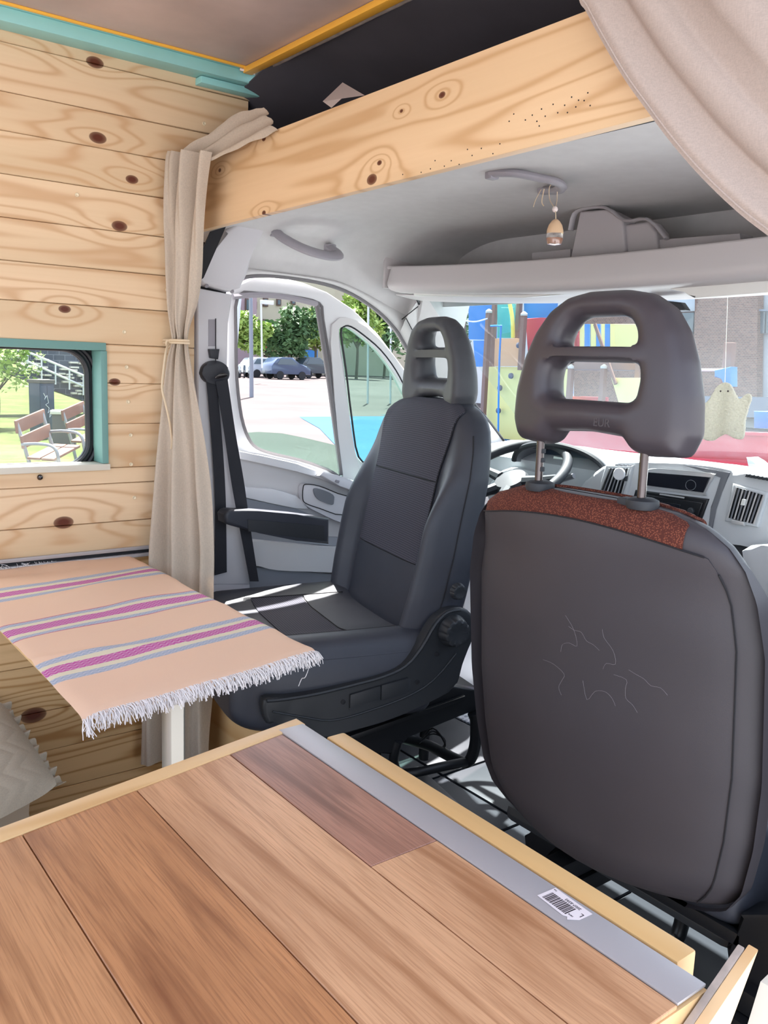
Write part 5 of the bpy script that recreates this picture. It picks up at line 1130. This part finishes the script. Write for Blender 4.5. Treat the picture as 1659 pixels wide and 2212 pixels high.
p3 = at(140, 965, z=GZ+.02); pb_ = empty('concrete_block', (p3.x, p3.y, GZ+.02), radians(-20), 'pale concrete block between the two benches', 'block')
obj('block', box(nb(), (-.25, -.2, 0), (.25, .2, .62), .02), 'pave', pb_, local=True); obj('block_cap', box(nb(), (-.28, -.23, .62), (.28, .23, .68), .015), 'stone', pb_, local=True)
# dark stone stair bank with pale steps and railings
sx0 = -24
bk = empty('stair_bank', (sx0, 9, GZ), 0, 'dark stone bank with pale steps behind the lawn', 'stairs')
def sp_(a, b, x=sx0): return at(a, b, x=x)
bm = nb(); prism(bm, [sp_(18, 806), sp_(66, 824), sp_(125, 846), sp_(200, 872), sp_(240, 900), sp_(240, 700), sp_(0, 700), sp_(0, 790)], (-.6, 0, 0)); obj('stone_wall', bm, 'brickdk', bk, False)
rs = random.Random(2)
for r_ in range(9):
    y_ = 766+r_*8.2+(r_ % 2)*2; x_ = 30+r_*6
    while x_ < 215:
        w_ = rs.uniform(7, 20)
        if rs.random() < .62 and not (y_ > 812 and x_ < 150) and not (95 < x_ < 122 and y_ < 815):
            bm = nb(); a0, b0 = sp_(x_, y_+x_*.10, sx0+.05), sp_(x_+w_-1.5, y_+x_*.10+4.4, sx0+.05)
            box(bm, (sx0-.02, a0.y, b0.z), (sx0+.16, b0.y, a0.z), .01); obj('step', bm, 'stone', bk)
        x_ += w_
rl = empty('stair_railing', sp_(120, 800, sx0+.4), 0, 'pair of pale metal handrails sloping down the stairs', 'railing')
for (a, b) in (((40, 752), (215, 826)), ((26, 766), (215, 850))): obj('rail', tube(nb(), [sp_(*a, sx0+.5), sp_(*b, sx0+.5)], .03, 8), 'lampw', rl)
for i in range(5): x_ = 60+i*30; obj('post', tube(nb(), [sp_(x_, 752+(x_-40)*.423, sx0+.5), sp_(x_, 800+(x_-40)*.38, sx0+.5)], .022, 6), 'lampw', rl)
# foliage
def blob_tree(name, base, h, rc, cz_, m, label, seed, n=1500, ls=.22, trunk=.12, stretch=1., group=None, cat='tree'):
    rd = random.Random(seed); t = empty(name, base, 0, label, cat, group)
    bm = nb(); lobes = [(V((rd.uniform(-1, 1)*rc*.62, rd.uniform(-1, 1)*rc*.62, cz_+rd.uniform(-1, 1)*rc*.5*stretch)), rc*rd.uniform(.38, .62)) for _ in range(11)]
    for i in range(n):
        c, r = rd.choice(lobes); d = V((rd.gauss(0, 1), rd.gauss(0, 1), rd.gauss(0, 1))).normalized(); p = c+d*r*rd.uniform(.55, 1.08)
        a = V((rd.gauss(0, 1), rd.gauss(0, 1), rd.gauss(0, .6))).normalized(); b = a.cross(V((rd.gauss(0, 1), rd.gauss(0, 1), rd.gauss(0, 1))).normalized()); s = ls*rd.uniform(.6, 1.3)
        bm.faces.new([bm.verts.new(p+a*s), bm.verts.new(p+b*s*.6), bm.verts.new(p-a*s), bm.verts.new(p-b*s*.6)])
    me = bpy.data.meshes.new('foliage'); bm.to_mesh(me); bm.free(); o = bpy.data.objects.new('foliage', me); S.collection.objects.link(o); o.parent = t; me.materials.append(M[m]); o['kind'] = 'stuff'; WM[o] = WM[t]
    bm = nb(); tube(bm, spline([V((0, 0, 0)), V((.05, .03, cz_*.4)), V((-.04, .02, cz_*.9))], 4), [trunk*(1-.05*i) for i in range(9)], 8)
    for _ in range(5): c, r = rd.choice(lobes); tube(bm, [V((0, 0, cz_*.5)), c*.6+V((0, 0, cz_*.25)), c], [trunk*.5, trunk*.35, trunk*.2], 6)
    obj('trunk', bm, 'bark', t, local=True); return t
XT = -62
for i, (px, wpx, y0, y1, m, lab) in enumerate(((540, 62, 668, 770, 'leafA', 'light green street tree nearest the door pillar'), (622, 82, 655, 780, 'leafB', 'dark green round street tree above the parked cars'), (680, 52, 650, 760, 'leafA', 'light green street tree at the right of the door window'), (770, 70, 610, 760, 'leafA', 'pale tree seen through the gap above the door frame'), (830, 60, 640, 770, 'leafB', 'darker tree seen through the gap beside the door frame'))):
    xt = XT-4-(0, 0, 7, 0, 5)[i]; b = at(px, 800, x=xt); zg = gz(b.x); top_ = at(px, y0, x=xt).z; bot = at(px, y1, x=xt).z; e1_ = at(px-wpx, y0, x=xt); e2_ = at(px+wpx, y0, x=xt); rc = (e2_-e1_).length/2*.55
    blob_tree('street_tree', (b.x, b.y, zg), 6, rc, (top_+bot)/2-zg, m, lab, 10+i, 2600, .30, .16, (top_-bot)/2/rc*1.3, 'street trees along the plaza')
b = at(-8, 835, x=-20); blob_tree('garden_shrub', (b.x, b.y, GZ+.02), 2, .9, at(-8, 775, x=-20).z-GZ, 'leafA', 'leafy bush at the left edge of the side window', 50, 1500, .07, .04, .8, None, 'bush')
# building
bx0 = -78
def bp_(a, b): return at(a, b, x=bx0)
bl = empty('apartment_building', (bx0, 55, gz(bx0)), 0, 'cream apartment building behind the street trees', 'building')
for i, (x0, x1, m) in enumerate(((440, 545, 'pinkwall'), (545, 720, 'render'), (720, 900, 'render'))):
    a, c = bp_(x0, 780), bp_(x1, 780); box_ = box(nb(), (bx0-6-i*.3, a.y, gz(bx0)-.5), (bx0+(.8 if i == 0 else 0)-(i == 2)*.8, c.y, bp_(x0, 420).z)); obj('wall', box_, m, bl, False)
for (x0, y0, x1, y1) in ((567, 644, 578, 662), (596, 646, 606, 660), (627, 648, 637, 658), (627, 688, 637, 712), (549, 652, 554, 668), (520, 646, 530, 672), (503, 650, 511, 676), (660, 690, 668, 706), (570, 752, 588, 772), (652, 755, 684, 778), (770, 640, 780, 660), (800, 690, 812, 712), (567, 690, 577, 706)):
    a, c = bp_(x0, y1), bp_(x1, y0); q_ = (.85 if x0 < 545 else .05)
    w_ = obj('window', box(nb(), (bx0+q_, a.y, a.z), (bx0+q_+.12, c.y, c.z), .02), 'shutter', bl); obj('pane', box(nb(), (bx0+q_+.12, a.y+.12, a.z+.12), (bx0+q_+.16, c.y-.12, c.z-.12)), 'winglass', w_)
a, c = bp_(565, 757), bp_(590, 748); obj('awning', box(nb(), (bx0+.1, a.y, a.z), (bx0+1.2, c.y, c.z)), 'pred', bl)
a, c = bp_(655, 778), bp_(682, 757); obj('blue_shopfront', box(nb(), (bx0+.2, a.y, a.z), (bx0+.4, c.y, c.z)), 'pblue', bl)
# cars
def car(px, L, m, label, hood=1, x=-60):
    p = at(px, 803, x=x); c = empty('parked_car', (x, p.y, gz(x)), radians(90), label, 'car', 'cars parked along the plaza'); h = at(px, 772, x=x).z-gz(x)
    k = h/1.5; Lh = L/2
    prof = [(-Lh, .35), (-Lh, .85), (-Lh+.15, 1.05), (-Lh+.5, 1.42), (-Lh+1.0, 1.5), (.1, 1.5), (.75, 1.05), (Lh-.35, .92), (Lh, .75), (Lh+.02, .35)]
    obj('body', prism(nb(), [V((a, -.85, b*k)) for a, b in prof], (0, 1.7, 0), .06), m, c, local=True)
    for sgn in (-1, 1):
        obj('side_window', prism(nb(), [V((a, .86*sgn, b*k)) for a, b in [(-Lh+.45, 1.0), (-Lh+.75, 1.38), (.0, 1.38), (.5, 1.03)]], (0, .02*sgn, 0)), 'carglass', c, local=True)
        for wx in (-Lh+.75, Lh-.8): obj('wheel', lathe(nb(), [(.2, 0), (.33, .0), (.33, .18), (.2, .18)], V((wx, .72*sgn, .33)), (0, sgn, 0), 16), 'tyre', c, local=True)
    obj('windscreen', prism(nb(), [V((.16, -.7, 1.47*k)), V((.16, .7, 1.47*k)), V((.72, .75, 1.08*k)), V((.72, -.75, 1.08*k))], (.02, 0, .02)), 'carglass', c, local=True)
    return c
car(618, 3.6, 'carblue', 'dark blue parked hatchback'); car(678, 3.6, 'cardark', 'dark grey parked car beside the blue hatchback', x=-65); car(566, 3.4, 'carwhite', 'silver parked car behind the lamp post', x=-63)
# motorcycles, simple but countable
ml = ('motorcycle nearest the door pillar in the parked row', 'second motorcycle from the door pillar in the parked row', 'third motorcycle from the door pillar in the parked row', 'motorcycle nearest the silver car in the parked row')
for i, px in enumerate((508, 518, 528, 538)):
    p = at(px, 803, x=-61); c = empty('parked_motorcycle', (-61, p.y, gz(-61)), radians(-35+3*i), ml[i], 'motorcycle', 'motorcycles parked by the street trees')
    for wx in (-.6, .6): obj('wheel', tube(nb(), [V((wx+.28*cos(t), 0, .3+.28*sin(t))) for t in [2*pi*k_/14 for k_ in range(14)]], .05, 6, True), 'tyre', c, local=True)
    obj('frame', tube(nb(), spline([V((-.7, 0, .8)), V((-.2, 0, .78)), V((.2, 0, .85)), V((.5, 0, .95)), V((.6, 0, .35))], 4), .09, 8), 'carwhite' if i % 2 else 'cardark', c, local=True)
# posts
def post(name, pts, r, m, label):
    P = [at(a, b, x=xx) for a, b, xx in pts]; P[0].z = gz(P[0].x)-.02; return tag(obj(name, tube(nb(), P, r, 10), m, None, loc=P[0]), label, 'post')
post('lamp_post', [(544, 812, -34), (541, 560, -34)], [.10, .08], 'lamp', 'grey lamp post in front of the parked cars')
post('leaning_post', [(500, 806, -34), (521, 600, -34)], [.09, .09], 'lampw', 'pale leaning pole beside the grey lamp post')
lp = tag(obj('street_lamp', tube(nb(), [at(566, 795, x=-50), at(564, 655, x=-50)], .06, 8), 'lampw', None, loc=at(566, 795, x=-50)), 'thin pale street lamp between the trees', 'street lamp')
obj('lamp_head', box(nb(), tuple(at(566, 656, x=-50)+V((-.1, -.1, -.02))), tuple(at(590, 652, x=-50)+V((.1, 0, .06))), .02), 'lampw', lp)
post('street_pole', [(797, 790, -30), (796, 620, -30)], [.05, .05], 'lampw', 'thin pole seen through the gap above the door frame')
post('street_pole', [(846, 800, -30), (845, 660, -30)], [.05, .05], 'lampw', 'thin pole next to the far headrest')
# ---- playground beyond the windscreen
PY = 16.0
def pg(L, y=PY): return [at(a, b, y=y) for a, b in L]
pgd = empty('playground_tower', at(1200, 950, y=PY), 0, 'colourful wooden playground tower seen through the windscreen', 'play structure')
def panel(nm, L, m, y=PY, dp=.05, bev=.01): return obj(nm, prism(nb(), pg(L, y), (0, dp, 0), bev), m, pgd)
panel('panel', [(1012, 560), (1071, 560), (1071, 735), (1012, 733)], 'pblue', PY+.5)
panel('panel', [(1130, 560), (1210, 560), (1200, 690), (1132, 690)], 'pblue', PY+.5)
panel('panel', [(1022, 735), (1060, 735), (1060, 792), (1026, 792)], 'pblue', PY+.8)
panel('panel', [(1135, 688), (1170, 686), (1240, 690), (1240, 790), (1140, 760)], 'pred', PY+.1)
panel('panel', [(1082, 664), (1108, 664), (1108, 716), (1082, 720)], 'pgreen', PY+.0, .06, .02)
panel('panel', [(1074, 640), (1112, 640), (1112, 730), (1074, 730)], 'pgreen', PY+.4)
panel('climbing_panel', [(1069, 731), (1124, 731), (1124, 791), (1067, 791)], 'ppeach', PY)
panel('climbing_panel', [(1052, 792), (1230, 794), (1230, 960), (1050, 955)], 'pyel', PY+.1)
panel('climbing_panel', [(1320, 816), (1400, 816), (1400, 900), (1345, 900)], 'pyel', PY-.3)
panel('climbing_panel', [(1326, 700), (1400, 700), (1420, 775), (1330, 775)], 'pyel', PY-.2)
for x0, m in ((1215, 'pred'), (1233, 'pyel'), (1240, 'pred'), (1252, 'pyel'), (1262, 'pblue'), (1276, 'pyel'), (1288, 'pblue'), (1296, 'pyel'), (1306, 'pblue'), (1318, 'pyel')):
    panel('slat', [(x0, 700), (x0+11, 700), (x0+11, 778), (x0, 778)], m, PY+.2+(x0 % 2)*.01, .04, .004)
panel('floor_board', [(1190, 780), (1420, 782), (1420, 800), (1190, 798)], 'post', PY+.1, .6)
panel('panel', [(1190, 815), (1236, 815), (1236, 850), (1190, 850)], 'pblue', PY+1.0)
panel('panel', [(1236, 856), (1312, 858), (1312, 890), (1236, 888)], 'pred', PY+.6)
for (x0, y0, y1, yy) in ((1001, 685, 960, 0), (1056, 676, 960, -.1), (1075, 560, 800, .45), (1128, 560, 760, .45), (1234, 796, 1000, .1), (1305, 796, 1000, .1), (1132, 682, 800, -.15), (1400, 560, 1000, 0), (1262, 560, 800, .8)):
    a, b = at(x0, y0, y=PY+yy), at(x0, y1, y=PY+yy); obj('post', box(nb(), (a.x-.06, a.y-.06, max(GZ, b.z) if y1 < 950 else GZ), (a.x+.06, a.y+.06, a.z), .01), 'post', pgd)
    if y0 > 600: obj('post_cap', lathe(nb(), [(.085, 0), (.085, .05), (.02, .10), (0, .10)], V((a.x, a.y, a.z)), n=10), 'stone', pgd)
obj('rope', tube(nb(), spline(pg([(1005, 693), (1028, 695), (1054, 688)], PY-.15), 4), .02, 6), 'lampw', pgd)
obj('rope', tube(nb(), spline(pg([(1060, 704), (1081, 704), (1082, 712), (1078, 800), (1076, 960)], PY-.3), 4), .025, 6), 'pblue', pgd)
obj('slide_tube', tube(nb(), spline(pg([(1092, 600), (1100, 650), (1107, 690), (1108, 730)], PY-.2), 4), .05, 8), 'ylw', pgd)
obj('brace', tube(nb(), pg([(1330, 830), (1285, 700)], PY-.35), .04, 6), 'post', pgd)
for (a, b) in ((1122, 746), (1105, 812), (1081, 838), (1078, 887), (1345, 745), (1352, 835), (1360, 850), (1388, 700), (1395, 738), (1130, 890)):
    c = at(a, b, y=PY-.02); bm = nb(); lathe(bm, [(.075, 0), (.07, .05), (.03, .08), (0, .085)], c, (0, -1, 0), 12); obj('climbing_hold', bm, 'hold', pgd)
# red barrier, blue ramp, slide
rb_ = empty('red_barrier', at(1560, 960, y=11.5), 0, 'long bright red playground barrier at the right of the windscreen', 'barrier')
for nm, L, m, y in (('top_rail', [(1180, 918), (1760, 938), (1760, 946), (1180, 926)], 'pred', 11.45), ('barrier_panel', [(1180, 925), (1760, 945), (1760, 1000), (1180, 975)], 'pred', 11.5), ('lower_rail', [(1180, 976), (1760, 1000), (1760, 1030), (1180, 1000)], 'pred', 11.4), ('lower_panel', [(1180, 1003), (1760, 1033), (1760, 1130), (1180, 1090)], 'pred', 11.55)): obj(nm, prism(nb(), pg(L, y), (0, .08, 0), .01), m, rb_)
tag(obj('blue_box', prism(nb(), pg([(1628, 888), (1760, 892), (1760, 930), (1628, 925)], 12.2), (0, .4, 0), .02), 'pblue', None, loc=at(1640, 920, y=12.2)), 'bright blue play box above the red barrier at the right edge', 'play box')
tag(obj('blue_bracket', prism(nb(), pg([(1543, 800), (1578, 792), (1578, 835), (1562, 835), (1560, 815), (1543, 815)], 12.2), (0, .2, 0), .02), 'pblue', None, loc=at(1570, 830, y=12.2)), 'small blue play bracket above the ghost ornament', 'bracket')
tag(obj('timber_post', box(nb(), tuple(at(1556, 1000, y=12.4)), tuple(at(1564, 740, y=12.4)+V((0, .12, 0))), .01), 'post', None, loc=at(1560, 1000, y=12.4)), 'thin timber post rising behind the ghost ornament', 'post')
tag(obj('horizontal_bar', tube(nb(), pg([(1480, 799), (1562, 799)], 12.38), .02, 8), 'lampw', None, loc=at(1480, 799, y=12.1)), 'white horizontal bar beside the ghost ornament', 'bar')
tag(obj('slide_edge', prism(nb(), pg([(1612, 988), (1625, 996), (1700, 1060), (1700, 1090), (1640, 1030), (1616, 1006)], 10.8), (0, .3, 0), .01), 'lampw', None, loc=at(1640, 1030, y=10.8)), 'pale grey slide edge in front of the red barrier', 'slide')
# brick building behind the playground
BYY = 30
bb = empty('brick_building', at(1560, 830, y=BYY), 0, 'brick and grey building behind the playground', 'building')
def bq(nm, L, m, y=BYY, dp=.4): return obj(nm, prism(nb(), pg(L, y), (0, dp, 0)), m, bb, False)
bq('grey_wall', [(880, 300), (1900, 300), (1900, 1000), (880, 980)], 'lampw', BYY+.5, .5)
bq('brick_wall', [(1508, 300), (1640, 300), (1634, 905), (1496, 900)], 'brick', BYY)
bq('brick_wall', [(1240, 300), (1420, 300), (1420, 900), (1240, 900)], 'brick', BYY+.1)
for L in ([(1452, 674), (1502, 672), (1498, 734), (1458, 734)], [(1458, 738), (1498, 738), (1496, 800), (1462, 800)]): o = bq('window', L, 'shutter', BYY+.3, .15)
for L in ([(1456, 677), (1499, 675), (1495, 731), (1461, 731)], [(1638, 672), (1653, 672), (1651, 720), (1636, 720)], [(1656, 672), (1700, 672), (1700, 720), (1654, 720)]): bq('pane', L, 'carglass', BYY+.2, .08)
bq('window_sill', [(1634, 668), (1720, 668), (1720, 672), (1634, 672)], 'lamp', BYY+.1, .1)
bq('base_wall', [(1490, 855), (1900, 862), (1900, 905), (1490, 900)], 'lamp', BYY-.6, .5)
blob_tree('garden_tree', tuple(at(940, 850, y=24)[:2])+(GZ,), 4, 1.8, at(940, 700, y=24).z-GZ, 'leafB', 'dark tree in the left corner of the windscreen', 77, 2500, .14, .1, 1.0)
